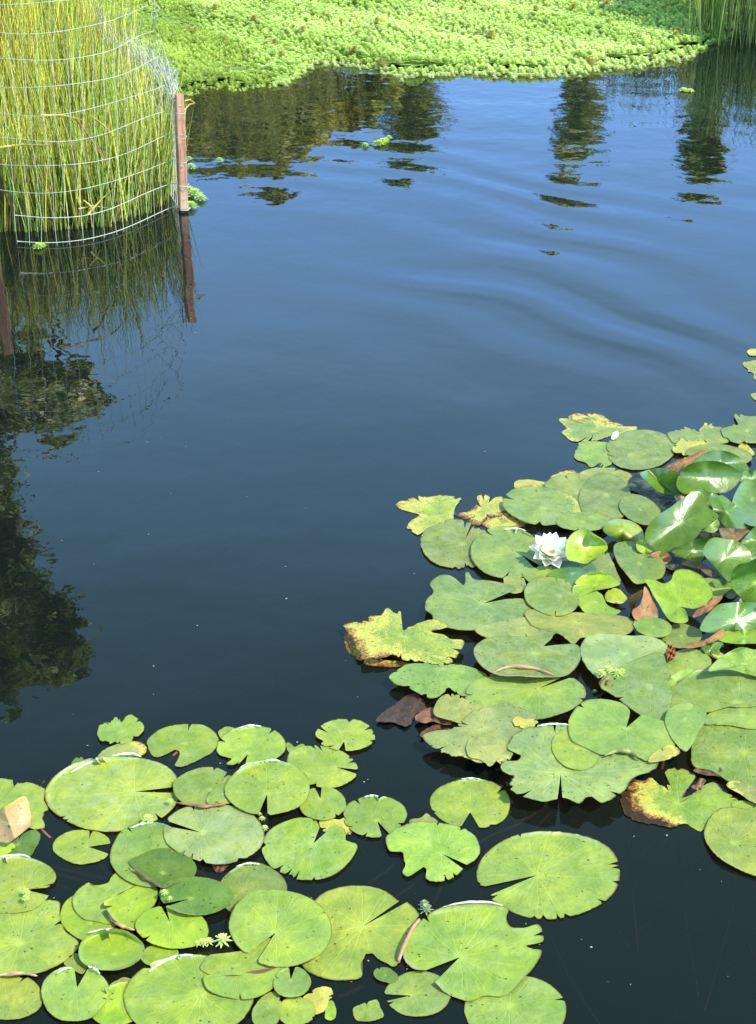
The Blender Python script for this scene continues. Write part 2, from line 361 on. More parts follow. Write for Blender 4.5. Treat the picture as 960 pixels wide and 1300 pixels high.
def pad(label, shape, tint='lg', c=None, cat='lily pad', name='lily_pad', group=None, z=None, tx=0.0, ty=0.0, cup=0.0,
        fold=None, rim=(), decay=0.0, ddir=None, speck=0.42, wax=0.3, jag=0.6, notch=None, bites=1, und=0.0007, stem=True, seed=None, wave=0.0, g=None, cyl=None, roll=None):
    """shape: ('E',cx,cy,rx,ry,rot) or a traced outline; heights are world heights; the outline is where the leaf's edge stands"""
    seed = seed if seed is not None else len(PLACED) * 13 + 5
    rg = seg_rand(seed)
    GRW = 1.01 if (group and group.startswith('raised')) else (1.045 if group and 'right' in group else 1.0)
    if shape[0] == 'E':
        _, cx, cy, rx, ry, rot = shape
        c = c or (cx, cy)
        pts = []; ro = R(rot)
        ph = np.linspace(0, 2 * math.pi, 145)[:-1]
        wob = 1 + 0.022 * np.sin(2 * ph + rg.uniform(0, 6)) + 0.016 * np.sin(3 * ph + rg.uniform(0, 6)) + 0.010 * np.sin(5 * ph + rg.uniform(0, 6))
        ex = rx * np.cos(ph) * wob; ey = ry * np.sin(ph) * wob
        pts = np.c_[cx + ex * math.cos(ro) - ey * math.sin(ro), cy + ex * math.sin(ro) + ey * math.cos(ro)]
        closed = notch is None
        if notch is not None:
            da = np.arctan2(pts[:, 1] - c[1], pts[:, 0] - c[0]) - R(notch[0])
            da = (da + math.pi) % (2 * math.pi) - math.pi
            keep = np.abs(da) > R(notch[1])
            k0 = int(np.argmin(np.abs(da)))
            idx = [(k0 + k) % len(pts) for k in range(len(pts))]
            idx = [i for i in idx if keep[i]]
            pts = pts[idx]
            # pull lips in a touch to round them
            for q, kk in ((0, 0.93), (1, 0.985), (-1, 0.93), (-2, 0.985)):
                pts[q] = np.array(c) + (pts[q] - np.array(c)) * kk
        W = max(rx, ry)
    else:
        pts = np.array(shape, float)
        if c is None: c = tuple(pts.mean(0))
        closed = notch is None
        pts = crom(pts, closed)
        W = (pts[:, 0].max() - pts[:, 0].min()) / 2
    peri = np.hypot(*(pts[1:] - pts[:-1]).T).sum()
    N = int(min(260, max(48, peri / 1.6)))
    out = resample(pts, closed, N); N = len(out)
    C = np.array(c, float); out = C + (out - C) * GRW
    # ragged margin
    t_ = np.arange(N)
    rad = out - C
    L = np.hypot(*rad.T); L = np.maximum(L, 1e-3)
    jit = rg.normal(0, 1, N); jit = 0.5 * jit + 0.5 * np.roll(jit, 1)
    dr = jit * 0.35 * jag
    sm = np.interp(np.arange(N), np.linspace(0, N, 14), rg.normal(0, 1, 14)); dr = dr + sm * 0.6 * jag
    for b in range(bites):
        p = rg.integers(2, max(3, N - 2)); wv = rg.uniform(0.6, 2.0); dep = rg.uniform(2.0, 6.5) * min(1, W / 40)
        dr = dr - dep * np.exp(-((t_ - p) / wv) ** 2)
    for b in range(int(bites * 1.5 + jag * 2)):
        p = rg.integers(3, max(4, N - 3)); dep = rg.uniform(3.0, 13.0) * min(1, W / 45)
        dr[p] -= dep; dr[(p + 1) % N] -= dep * 0.3
    if jag > 0.8:
        for b in range(int(N / 16)):
            p = rg.integers(2, N - 2); dr = dr - rg.uniform(0.5, 3.2) * (np.abs(t_ - p) < rg.uniform(0.8, 3))
    if not closed: dr[:2] = 0; dr[-2:] = 0
    out = C + rad * (1 + dr / L)[:, None]
    if g is not None:      # lean the leaf: 0 = level, 1 = turned midway between sun and camera to catch the glare
        P0 = Vector(at(C[0], C[1], z)); hv = (sd + (Vector((0, 0, CAM_H)) - P0).normalized()).normalized()
        nn = (Vector((0, 0, 1)) * (1 - g) + hv * g).normalized()
        def zi(u, v):
            d = Vector(ray(u, v)); o = Vector((0, 0, CAM_H)); k = (P0 - o).dot(nn) / d.dot(nn); return (o + d * k).z
        tx = (zi(C[0] + W * .5, C[1]) - zi(C[0] - W * .5, C[1])); ty = (zi(C[0], C[1] + W * .5) - zi(C[0], C[1] - W * .5))
        low = min(tx * (p_[0] - C[0]) / W + ty * (p_[1] - C[1]) / W for p_ in out)
        z = max(z, 0.012 - low)
    # layer
    bx = (out[:, 0].min(), out[:, 1].min(), out[:, 0].max(), out[:, 1].max())
    if z is None:
        lay = 0; mine = [tuple(C + (o_ - C) * q) for o_ in out[::5] for q in (0.93, 0.6)]
        for (b2, l2, o2, c2) in PLACED:
            if l2 + 1 > lay and bx[0] < b2[2] and bx[2] > b2[0] and bx[1] < b2[3] and bx[3] > b2[1]:
                pl = [tuple(p) for p in o2[::4]]
                if any(inside(p, pl) for p in mine) or any(inside(tuple(c2 + (p - c2) * 0.93), [tuple(q) for q in out[::4]]) for p in o2[::5]): lay = l2 + 1
        z = 0.0022 + 0.0021 * min(lay, 22)
        PLACED.append((bx, lay, out, C))
    else:
        PLACED.append((bx, 4 if z < 0.03 else 0, out, C))
    rings = [0.0, 0.06, 0.18, 0.32, 0.46, 0.60, 0.72, 0.82, 0.88, 0.92, 0.955, 0.98, 1.0]
    V = []; UV = []; FX = []; TI = []
    base = np.array(TINT[tint]) * (1 + rg.normal(0, 0.07)) * np.array([1 + rg.normal(0, 0.05), 1, 1 + rg.normal(0, 0.08)])
    ph = rg.uniform(0, 6, 4)
    scale = W
    for ri, t in enumerate(rings):
        for k in range(N):
            q = C + (out[k] - C) * t
            a = (q[0] - C[0]) / scale; b = (q[1] - C[1]) / scale
            an = math.atan2(out[k][1] - C[1], out[k][0] - C[0])
            zz = z + tx * a + ty * b + cup * (t * t)
            if fold: 
                fa = R(fold[0]); zz += fold[1] * abs(-a * math.sin(fa) + b * math.cos(fa))
            if cyl:
                fa = R(cyl[0]); q_ = (a * math.cos(fa) + b * math.sin(fa)); zz += cyl[1] * (q_ - (cyl[2] if len(cyl) > 2 else 0)) ** 2
            zz += wave * t * t * math.sin(3 * an + ph[0]) + 0.5 * wave * t * t * math.sin(5 * an + ph[1])
            zz += und * t * (math.sin(2 * an + ph[2]) + 0.6 * math.sin(4 * an + ph[3]))
            for (ra, rw, rh) in rim:
                da = (math.degrees(an) - ra + 180) % 360 - 180
                if abs(da) < rw:
                    e = max(0.0, (t - 0.86) / 0.14); zz += 1.25 * rh * e * e * (1 - (da / rw) ** 2)
            zz = max(zz, 0.0012)
            V.append(at(q[0], q[1], zz))
            UV.append(((math.degrees(an) % 360) / 360.0 if False else k / (N - 1 if not closed else N), t))
            dc = decay * (0.35 + 0.65 * t)
            if ddir:
                for (da_, amt) in ddir:
                    cc = math.cos(an - R(da_)); dc += amt * max(0, cc) ** 1.5 * t ** 1.6
            rc = 0.0  # lifted far rims turn cream: their glint is put into the colour
            for (ra, rw, rh) in rim:
                da = (math.degrees(an) - ra + 180) % 360 - 180
                if abs(da) < rw and t > 0.91: rc = max(rc, min(1.0, rh / 0.007) * (1 - (da / rw) ** 2) * (t - 0.91) / 0.09)
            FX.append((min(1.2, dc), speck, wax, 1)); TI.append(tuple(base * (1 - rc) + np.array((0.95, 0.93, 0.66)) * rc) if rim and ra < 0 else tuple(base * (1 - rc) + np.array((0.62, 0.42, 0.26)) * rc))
    F = []
    nr = len(rings)
    for r_ in range(nr - 1):
        for k in range(N if closed else N - 1):
            k2 = (k + 1) % N
            a, b, cc, d = r_ * N + k, r_ * N + k2, (r_ + 1) * N + k2, (r_ + 1) * N + k
            if r_ == 0: F.append((a, cc, d))
            else: F.append((a, b, cc, d))
    # image y runs down: fix winding so that the upper side is the front
    F = [tuple(reversed(f)) for f in F]
    org = at(C[0], C[1], z)
    root = empty(name, org)
    tag(root, label, cat, group)
    bo = mesh_obj('blade', V, F, LEAF, root, attrs={'fx': FX, 'tint': TI}, uv=UV)
    me = bo.data
    up = sum(p.normal.z * p.area for p in me.polygons)
    if up < 0: me.flip_normals()
    for (rp_, rw_, rc_) in (roll or ()):          # margin turned over into a roll; white rolls paint rim glints
        rp2 = resample(crom(rp_, False), False, 18); mb = MB(); n_ = len(rp2)
        kk = (Vector(org) - Vector((0, 0, CAM_H))).length / FPX
        mb.tube([at(q[0], q[1], z + 0.004 + 0.002 * math.sin(i * 0.9)) for i, q in enumerate(rp2)],
                [rw_ * kk * (0.15 + math.sin(math.pi * i / (n_ - 1)) ** 0.6) * (1 + 0.15 * rg.normal()) for i in range(n_)], 6, col=TINT[rc_])
        mb.build('rolled_or_glint_edge', REED, root)
    if stem:
        mb = MB(); p0 = Vector(V[0]) - Vector((0, 0, 0.003)); aa = rg.uniform(0, 6.28); rr = 0.10 + 0.1 * rg.random()
        dv = Vector((math.cos(aa), math.sin(aa), 0)) * rr
        ptsS = [p0 + dv * (s_ ** 1.6) + Vector((0, 0, -(0.40 + z) * s_)) for s_ in (0, .15, .35, .6, .8, 1)]
        mb.tube(ptsS, 0.0028, 6); mb.build('stem', STEM, root)
    return root
GL = 'lily pads of the left raft'; GR = 'lily pads of the right raft'
def L(label, shape, tint='lg', **k): return pad(label, shape, tint, group=GL, **k)
def RR(label, shape, tint='bg', **k): return pad(label, shape, tint, group=GR, **k)
TOP = (-90, 70, 0.006)
# --- left raft, lowest leaves first
L('half hidden yellow green pad with orange tip behind the biggest oval pad', [(122,965),(130,953),(150,944),(170,941),(182,944),(187,951),(183,958),(168,961),(150,966),(132,969)], 'ol', c=(150,957), ddir=[(0,0.75)], bites=0)
L('small ragged scalloped pad, the farthest pad of the left raft, with torn top edge', [(124,929),(126,921),(131,915),(138,917),(144,911),(150,911),(155,916),(160,910),(166,908),(174,912),(182,919),(182,928),(172,938),(160,944),(148,945),(136,944),(127,940),(125,935)], 'lg', c=(155,929), jag=1.0, bites=3, ddir=[(0,0.35)])
L('tiny ragged leaf scrap at the upper left edge of the biggest oval pad', [(90,972),(95,963),(104,961),(107,967),(103,975),(92,978)], 'dg', bites=1, stem=False)
L('sliver of pad behind the left shoulder of the pad with a cut lower edge', ('E',291,932,14,9,0), 'lg', bites=0)
L('small crumpled pad scrap beside the torn notched pad at the top of the left raft', [(363,945),(368,943),(374,948),(384,944),(388,950),(380,956),(368,957)], 'mg', bites=0, decay=0.25, stem=False)
L('orange yellow decayed scrap showing between two pads right of centre in the left raft', [(405,1042),(415,1038),(430,1040),(440,1038),(447,1050),(446,1060),(436,1058),(425,1056),(410,1055)], 'ye', decay=0.45, ddir=[(0,0.4)], bites=1)
L('yellow green scrap behind the upper edge of the bitten torn pad', [(520,1045),(522,1040),(534,1038),(541,1033),(547,1036),(556,1044),(545,1052),(528,1052)], 'ol', bites=0, stem=False)
L('round pad cut by the bottom of the photo under the big bitten pad', ('E',655,1285,66,46,3), 'lg', c=(648,1276), bites=1)
L('pad under the left side of the big bitten pad with a notch opening left', ('E',531,1262,42,29,0), 'mg', c=(521,1264), notch=(175,7), bites=0)
L('small dark half sunken leaf between the star shaped torn pad and the bottom pads', ('E',490,1238,17,9,15), 'dg', bites=0, wax=0.1, speck=0.1)
L('pad scrap at the bottom edge left of the notched bottom pad', [(448,1281),(462,1274),(478,1269),(483,1278),(486,1292),(455,1296)], 'mg', bites=0)
L('dull olive scrap of leaf between two round pads near the bottom left', [(140,1250),(155,1241),(168,1243),(171,1249),(158,1254),(142,1256)], 'ol', bites=0, decay=0.2, stem=False)
L('bright crescent of pad peeping between two bottom left pads', ('E',150,1275,36,27,-15), 'yg', bites=0, rim=[(-120,60,0.005)])
L('pale green pad at the bottom left corner under a pad with a pink curled edge', ('E',8,1265,48,29,0), 'lg', bites=1, roll=[([(-6, 1240), (10, 1236), (30, 1236), (48, 1239)], 2.0, 'pink')])
L('small green leaf scraps wedged between a cupped bright oval pad and the big corner pad', [(82,1224),(90,1215),(97,1210),(112,1222),(105,1236),(92,1230)], 'mg', bites=0, stem=False)
L('large flat pad at the left edge with a pink bruise near its centre', [(55,1143),(66,1143),(76,1146),(76,1162),(83,1182),(99,1195),(97,1207),(82,1221),(50,1235),(25,1238),(0,1239),(-40,1232),(-75,1205),(-60,1170),(-20,1150)], 'lg', c=(26,1198), rim=[(100,50,0.005)])
L('ragged pad at the left edge in line with the biggest oval pad', [(-50,1000),(-20,990),(0,988),(17,991),(20,996),(24,993),(40,994),(59,1003),(56,1015),(62,1026),(57,1034),(57,1050),(48,1054),(30,1050),(0,1060),(-50,1060)], 'lg', c=(-8,1028), jag=0.9, bites=2)
L('small green leaf under the upright pink brown leaf at the left edge', [(16,1066),(40,1054),(51,1058),(51,1066),(45,1076),(38,1087),(25,1086),(5,1084),(0,1076)], 'gg', c=(22,1072), bites=0)
L('yellow green leaf lobe under the upright pink brown leaf, cut by the left edge', [(-40,1070),(-10,1064),(10,1068),(20,1074),(12,1082),(-2,1087),(-40,1092)], 'yg', c=(-8,1077), bites=0)
L('pad at the left edge with a side notch and sprout on its lower lobe', [(62,1137),(50,1150),(30,1158),(0,1160),(-30,1158),(-55,1140),(-50,1110),(-20,1093),(10,1087),(32,1087),(52,1094),(65,1102),(71,1111),(69,1120),(60,1127)], 'lg', c=(30,1129), notch=True, rim=[(-100,60,0.006)], roll=[([(-10, 1090), (10, 1087), (30, 1086), (40, 1090)], 2.0, 'wh')])
L('upright curled leaf showing its pink brown underside, leaning at the left edge', [(-12,1035),(0,1027),(15,1018),(28,1011),(35,1013),(38,1025),(40,1045),(30,1056),(17,1066),(8,1070),(-12,1062)], 'pink', c=(12,1046), z=0.045, ty=-0.035, tx=-0.008, cup=0.012, fold=(70,-0.02), decay=0.12, ddir=[(-60,0.35)], bites=0, speck=0.6, wax=0.1, jag=0.2)
L('yellow green half moon pad below a scalloped pad in the lower left', ('E',112,1165,37,29,25), 'yg', c=(115,1172), bites=0, wax=0.1)
L('pad with a pointed tip and a wide angular gap near the lower left stems', [(184,1117),(162,1129),(151,1134),(147,1142),(151,1160),(142,1173),(125,1170),(107,1167),(95,1156),(92,1142),(98,1130),(112,1120),(116,1124),(136,1121),(143,1111),(158,1102),(170,1106)], 'lg', c=(146,1137), bites=0)
L('small pad showing under the right end of the bright cupped oval pad', ('E',203,1212,25,14,-5), 'yg', bites=0)
L('bright pad with a brown curled left rim just above the glossy cupped oval pad', [(132,1145),(140,1162),(152,1173),(172,1181),(182,1160),(195,1150),(202,1135),(197,1125),(185,1119),(170,1126),(150,1136)], 'yg', c=(168,1146), rim=[(150,50,0.008)], bites=0, wax=0.15, roll=[([(138, 1160), (146, 1171), (158, 1177), (171, 1181)], 2.0, 'pink')])
L('yellow green round pad with a bright centre right of the glossy cupped oval pad', ('E',219,1177,47,27,4), 'yg', c=(216,1171), notch=(-112,3), bites=0, wax=0.1)
L('glossy cupped oval pad with a raised shining far rim in the lower left', ('E',141,1206,43,26,-3), 'yg', c=(146,1211), cup=0.006, rim=[(-100,95,0.012),(60,60,0.006)], bites=0, wax=0.0, speck=0.5, roll=[([(112, 1184), (130, 1181), (150, 1181), (168, 1186)], 1.7, 'wh')])
L('large pad at the bottom edge left of centre, partly under a folded pad', ('E',240,1266,82,56,-4), 'lg', c=(256,1262), rim=[(-120,40,0.005)], roll=[([(189, 1234), (205, 1222), (225, 1214), (246, 1212)], 1.6, 'wh')])
L('heart shaped pad with a notch opening upward at the bottom left', ('E',95,1261,44,35,-5), 'lg', c=(98,1254), notch=(-80,16), rim=[(-110,40,0.005),(-50,20,0.006)], bites=0, roll=[([(72, 1236), (82, 1230), (92, 1229)], 1.3, 'wh'), ([(112, 1227), (120, 1230), (127, 1236)], 1.6, 'wh')])
L('biggest oval pad of the left raft with a thin slit opening right', ('E',144,1007,84,49,-3), 'lg', c=(171,1005), notch=(-2,3), wax=0.75, rim=[(-130,50,0.010),(-60,25,0.004)], bites=2, und=0.0008, roll=[([(90, 981), (105, 972), (125, 964), (140, 962)], 1.5, 'wh'), ([(136, 963), (152, 958), (168, 957), (180, 961)], 1.9, 'wh')])
L('small oval pad with a wedge notch opening right below the biggest oval pad', ('E',105,1075,37,22,-2), 'lg', c=(112,1075), notch=(5,12), bites=0)
L('pad partly covered by two others below the right end of the biggest oval pad', ('E',192,1085,53,41,10), 'mg', c=(200,1088), rim=[(-80,40,0.007)], roll=[([(166, 1051), (180, 1046), (196, 1044)], 1.2, 'wh')])
L('dark green cupped pad with a brown lower rim under the pale wide pad', [(164,1095),(178,1085),(195,1078),(215,1077),(240,1088),(250,1100),(245,1114),(225,1121),(206,1127),(185,1113)], 'dg', c=(207,1109), rim=[(100,80,0.007)], bites=0, wax=0.1, roll=[([(166, 1098), (180, 1111), (195, 1121), (206, 1127)], 2.0, 'brown')])
L('wide dusty pale pad with a slit from its left edge, mid left raft', ('E',272,1058,63,39,4), 'pale', c=(256,1057), notch=(194,3), wax=0.7, bites=2)
L('oval green pad with a brown lower edge right of the biggest oval pad', ('E',259,999,39,25,-3), 'mg', c=(268,1003), rim=[(90,70,0.004)], roll=[([(224, 1019), (240, 1021), (258, 1024), (275, 1022), (290, 1019)], 1.8, 'rust')])
L('small lobe lying on the right part of the oval green pad', [(262,1018),(266,1006),(276,998),(290,994),(300,996),(302,1010),(292,1020),(276,1023)], 'mg', bites=0)
L('pad with a cut notched lower edge near the top of the left raft', [(311,972),(325,972),(345,966),(360,955),(363,943),(356,932),(345,925),(330,922),(312,922),(295,926),(280,937),(275,950),(278,958),(290,962),(294,964),(287,970),(300,971),(306,967)], 'lg', c=(315,957), notch=True, rim=[(-100,30,0.006)], roll=[([(303, 924), (318, 921), (332, 922)], 1.3, 'wh')])
L('half heart shaped pad above the slit of the biggest oval pad, notch opening down', [(187,944),(190,936),(203,926),(222,920),(245,919),(262,922),(275,932),(278,942),(270,955),(258,962),(245,968),(232,973),(222,972),(227,963),(228,955),(222,952),(212,957),(200,961),(192,957)], 'lg', c=(234,944), bites=0)
L('pad with a narrow notch opening right under the torn notched pad of the left raft', ('E',409,973,46,26,8), 'lg', c=(427,974), notch=(12,5), bites=2)
L('torn notched round pad at the top right of the left raft', ('E',439,933,37,21,0), 'lg', c=(437,941), notch=(100,16), bites=3, jag=0.8)
L('small pad with a notch opening upward between two larger pads of the left raft', ('E',410,1020,30,21,0), 'lg', c=(407,1014), notch=(-100,14), bites=0)
L('round pad with a pale midrib and a notch opening down in the left raft', ('E',340,1000,54,35,0), 'lg', c=(339,1008), notch=(100,9), rim=[(-115,35,0.009),(-60,20,0.004)], bites=0, roll=[([(304, 976), (315, 970), (327, 968)], 1.5, 'wh'), ([(336, 966), (346, 965), (356, 966)], 1.5, 'wh')])
L('pad with a torn right tip just right of the dusty pale pad', [(424,1047),(436,1052),(439,1058),(439,1066),(446,1069),(454,1073),(450,1085),(438,1100),(420,1112),(395,1117),(375,1116),(371,1111),(365,1110),(350,1105),(337,1092),(332,1076),(337,1060),(350,1048),(370,1040),(385,1038),(400,1041),(406,1050)], 'lg', c=(398,1071), notch=True, wax=0.6, speck=0.5, bites=3)
L('round pad with a notch opening lower right at the right end of the left raft', ('E',476,1036,41,26,0), 'lg', c=(479,1042), notch=(60,11), rim=[(-90,25,0.005)], bites=2, roll=[([(462, 1012), (472, 1010), (481, 1011)], 1.2, 'wh')])
L('pad half under the large round pad whose notch opens lower left', ('E',322,1131,44,35,5), 'mg', c=(307,1130), rim=[(-100,30,0.004)], bites=0, roll=[([(300, 1100), (315, 1096), (330, 1097)], 1.2, 'wh')])
L('star shaped torn pad with bright centre and ragged right side', [(517,1145),(532,1159),(528,1170),(517,1200),(503,1226),(490,1222),(480,1217),(472,1210),(464,1214),(458,1225),(460,1238),(450,1243),(425,1244),(400,1238),(385,1228),(375,1205),(385,1165),(405,1138),(425,1128),(445,1124),(470,1125),(490,1131),(507,1144)], 'lg', c=(461,1176), notch=True, wax=0.15)
L('dark green oval pad with a pale sprout on it above the bright round pad', ('E',249,1137,47,25,2), 'dg', c=(241,1141), notch=(166,2.5), rim=[(110,70,0.004)], bites=0, wax=0.15, speck=0.6)
L('folded pad with a scalloped top edge under the large round pad', [(254,1230),(258,1220),(266,1212),(285,1210),(310,1206),(328,1200),(345,1190),(358,1203),(367,1222),(355,1229),(330,1235),(300,1238),(270,1238)], 'lg', c=(300,1226), bites=0, rim=[(100,60,0.004)])
L('lower half of a folded pad with a thin dark outline at the bottom centre', [(258,1241),(270,1237),(300,1233),(330,1236),(362,1226),(352,1248),(338,1261),(315,1269),(285,1266),(264,1257)], 'lg', c=(302,1236), bites=0)
L('large round pad with fine veins and a notch opening lower left in the left raft', ('E',356,1178,66,49,12), 'lg', c=(350,1184), notch=(133,9), bites=0)
L('small pad with a notch opening upward under the large round pad', ('E',371,1247,24,20,0), 'mg', c=(369,1244), notch=(-84,12), rim=[(-120,30,0.004)], bites=0)
L('yellow decaying leaf at the bottom edge between two green pads', [(384,1268),(392,1260),(402,1254),(412,1252),(421,1255),(424,1264),(418,1270),(412,1283),(402,1288),(388,1284)], 'ye', decay=0.42, ddir=[(0,0.3)], bites=1)
L('green pad cut by the bottom of the photo left of the yellow decaying leaf', ('E',376,1284,24,19,0), 'lg', bites=0)
L('pad at the bottom edge under the folded pad, with a straight right side', [(320,1286),(328,1270),(338,1262),(350,1259),(356,1268),(357,1285),(350,1300),(325,1302)], 'lg', bites=0)
L('small green scrap right of the yellow decaying leaf at the bottom edge', [(413,1284),(417,1272),(423,1272),(427,1284),(424,1294),(414,1294)], 'yg', bites=0, stem=False)
L('torn pad with jagged left edge between the two notched pads on open water', [(593,1098),(603,1092),(610,1080),(604,1062),(585,1050),(560,1045),(530,1043),(512,1048),(492,1060),(490,1070),(494,1080),(502,1081),(511,1082),(513,1092),(515,1098),(511,1107),(517,1113),(528,1107),(535,1101),(541,1104),(542,1116),(560,1119),(578,1113),(588,1103)], 'lg', c=(562,1084), notch=True, bites=1, jag=0.8, ddir=[(60,0.25)])
L('round pad with a wide wedge notch opening down, alone on open water', ('E',598,1020,51,32,0), 'lg', c=(597,1031), notch=(92,28), rim=[(-90,25,0.004)], bites=1, roll=[([(585, 989), (598, 988), (610, 989)], 1.0, 'wh')])
L('largest smooth pad, isolated on open water, with a slit opening lower left', ('E',697,1110,91,56,2), 'lg', c=(682,1111), notch=(163,4), rim=[(-75,60,0.003)], bites=4, wax=0.3, und=0.0008)
L('big bitten pad at the bottom with a glint painted on its turned up far rim', [(540,1232),(525,1230),(514,1220),(511,1205),(520,1185),(535,1168),(555,1155),(580,1148),(610,1146),(640,1150),(646,1155),(643,1165),(648,1176),(665,1178),(684,1174),(690,1193),(680,1198),(668,1199),(672,1203),(688,1207),(680,1225),(665,1243),(650,1259),(635,1265),(615,1264),(600,1271),(585,1269),(565,1260),(552,1247)], 'lg', c=(584,1215), notch=True, rim=[(-85,45,0.012),(150,40,0.006)], bites=1, wax=0.4, roll=[([(560, 1153), (580, 1148), (600, 1146), (622, 1146), (641, 1151)], 2.0, 'wh')])

# --- right raft
RR('tiny yellow leaf tip at the right edge above the right raft', ('E',960,447,11,5,0), 'ye', decay=0.35, bites=0, stem=False)
RR('ragged yellow green leaf at the right edge above the right raft', [(944,463),(950,459),(962,458),(980,462),(980,480),(960,481),(952,473)], 'ol', decay=0.3, jag=1.0, stem=False)
RR('small pale leaf tip at the right edge just above the right raft', [(954,501),(962,498),(975,500),(975,509),(960,508)], 'ol', bites=0, stem=False)
RR('farthest pad of the right raft, yellow rimmed and ragged with a brown back edge', [(711,534),(715,531),(730,533),(745,532),(757,538),(770,535),(790,541),(807,542),(804,547),(790,550),(780,552),(770,555),(760,558),(745,561),(728,560),(722,556),(714,549),(720,544),(716,539)], 'bg', c=(755,548), ddir=[(-40,0.9),(90,0.4),(180,0.45)], jag=1.0, bites=1)
RR('submerged dark brown leaf edge behind the farthest pad of the right raft', [(722,531),(728,526),(745,525),(762,527),(775,534),(790,540),(760,540),(735,536)], 'brown', decay=0.8, z=0.0013, bites=2, jag=1.0, stem=False)
RR('ragged green pad just below the farthest pad of the right raft', [(731,575),(735,564),(745,561),(765,562),(785,563),(797,575),(785,586),(773,590),(763,595),(750,592),(745,587),(733,583)], 'mg', c=(772,577), bites=2, jag=0.9, speck=0.5)
RR('blue green pad with worn margin behind the rust coloured curled leaf', ('E',813,571,42,25,-5), 'bg', c=(800,578), wax=0.6, bites=1, ddir=[(0,0.3)])
RR('green pad with yellow and brown lower margin, far side of the right raft', [(848,551),(858,547),(870,542),(885,546),(893,541),(895,536),(905,539),(915,543),(930,552),(925,560),(905,563),(880,565),(860,564)], 'bg', c=(890,553), ddir=[(90,0.75),(-70,0.55)], jag=1.0, bites=2)
RR('ragged blue green pad at the right edge at the back of the right raft', [(917,546),(930,539),(938,540),(933,528),(938,526),(950,529),(970,530),(975,558),(950,562),(935,562),(922,556)], 'bg', c=(948,547), jag=0.9, bites=1)
RR('yellow crumpled leaf between two blue green pads at the back of the right raft', [(855,572),(858,562),(866,556),(880,560),(895,562),(912,566),(905,574),(885,577),(868,578)], 'ye', decay=0.33, jag=1.0, bites=2)
RR('small yellow torn scrap near the right edge behind the glossy raised leaves', [(938,568),(944,562),(950,566),(957,574),(955,578),(944,573)], 'ye', decay=0.38, bites=0, stem=False)
RR('broad dull green pad behind the glossy raised leaves', ('E',912,578,40,14,3), 'bg', bites=0, wax=0.4)
RR('yellowish worn pad lying behind the blue green pads left of the big shadow', [(736,603),(745,597),(765,594),(785,596),(800,602),(803,614),(780,618),(750,614)], 'ol', decay=0.28, bites=1)
RR('submerged brown speckled leaf left of the yellowish worn pad at the back', [(700,606),(712,599),(730,598),(742,603),(730,612),(708,613)], 'brown', decay=0.75, z=0.0013, jag=1.0, stem=False)
RR('yellow tip of a decaying leaf above the wide pale pad of the right raft', [(654,617),(657,611),(670,609),(685,611),(705,614),(700,622),(680,626),(660,623)], 'ye', decay=0.34, ddir=[(0,0.4)], bites=0)
RR('blue green pad with a dark seam against its right neighbour left of the big shadow', ('E',727,626,37,24,5), 'bg', c=(735,626), wax=0.5)
RR('rounded blue green pad in the shadow side left of the raised leaves', ('E',768,633,32,31,15), 'bg', c=(770,628), wax=0.5, bites=1)
RR('green pad partly in deep shadow left of the largest glossy leaf', ('E',813,647,27,17,24), 'bg', wax=0.3, bites=0)
RR('decayed yellow brown pad at the left tip of the right raft, above the flower', [(577,652),(590,650),(602,645),(606,638),(603,631),(615,628),(625,632),(637,632),(642,645),(635,655),(622,658),(608,667),(595,664),(588,657)], 'lg', c=(616,648), decay=0.6, ddir=[(180,0.45),(60,0.6)], jag=1.3, bites=3, speck=0.9)
RR('submerged dark brown leaf beside the decayed pads above the flower', [(610,662),(622,652),(640,650),(660,656),(672,664),(650,672),(625,672)], 'brown', decay=0.85, z=0.0013, jag=1.0, stem=False)
RR('wide pale pad with a yellow right tip above the flower', ('E',688,642,49,23,6), 'mg', c=(690,645), wax=0.5, ddir=[(0,0.5)], speck=0.5)
RR('mottled yellow pad, leftmost tip of the upper right raft, with torn star outline', [(505,641),(515,636),(527,634),(535,631),(545,632),(555,630),(570,630),(584,633),(583,637),(576,645),(575,658),(580,668),(560,676),(540,680),(532,678),(520,674),(516,669),(525,658),(533,654),(520,650),(508,646)], 'lg', c=(556,655), decay=0.40, ddir=[(190,0.35)], jag=1.3, bites=2, speck=0.9)
RR('ragged grey green pad left of the flower with a bitten left edge', ('E',582,691,46,30,4), 'bg', c=(588,690), wax=0.5, jag=1.2, bites=3)
RR('small green leaf behind the flower touching the wide pale pad', ('E',740,662,32,12,0), 'mg', bites=0)
RR('bright green pad directly left of the white flower', ('E',645,702,46,31,6), 'mg', c=(662,704), notch=(38,5), wax=0.4, rim=[(-80,40,0.006)], roll=[([(640, 672), (655, 671), (668, 674)], 1.4, 'wh')])
RR('small leaf between the flower and the fallow notched pad below', [(664,727),(676,722),(690,718),(702,722),(700,733),(686,740),(672,738)], 'mg', bites=0)
RR('small yellowish scrap between two notched pads below the flower', [(640,735),(650,731),(664,733),(667,745),(658,752),(644,750)], 'ol', decay=0.15, bites=0, stem=False)
RR('large notched pad below the flower with two upper lobes', [(654,749),(640,742),(620,738),(602,736),(596,728),(592,729),(592,740),(588,744),(580,736),(570,731),(558,733),(549,742),(553,752),(545,761),(543,773),(551,780),(555,790),(575,797),(598,799),(620,795),(645,790),(660,783),(671,775),(671,766),(660,760),(640,761)], 'bg', c=(614,766), notch=True, wax=0.5, bites=0)
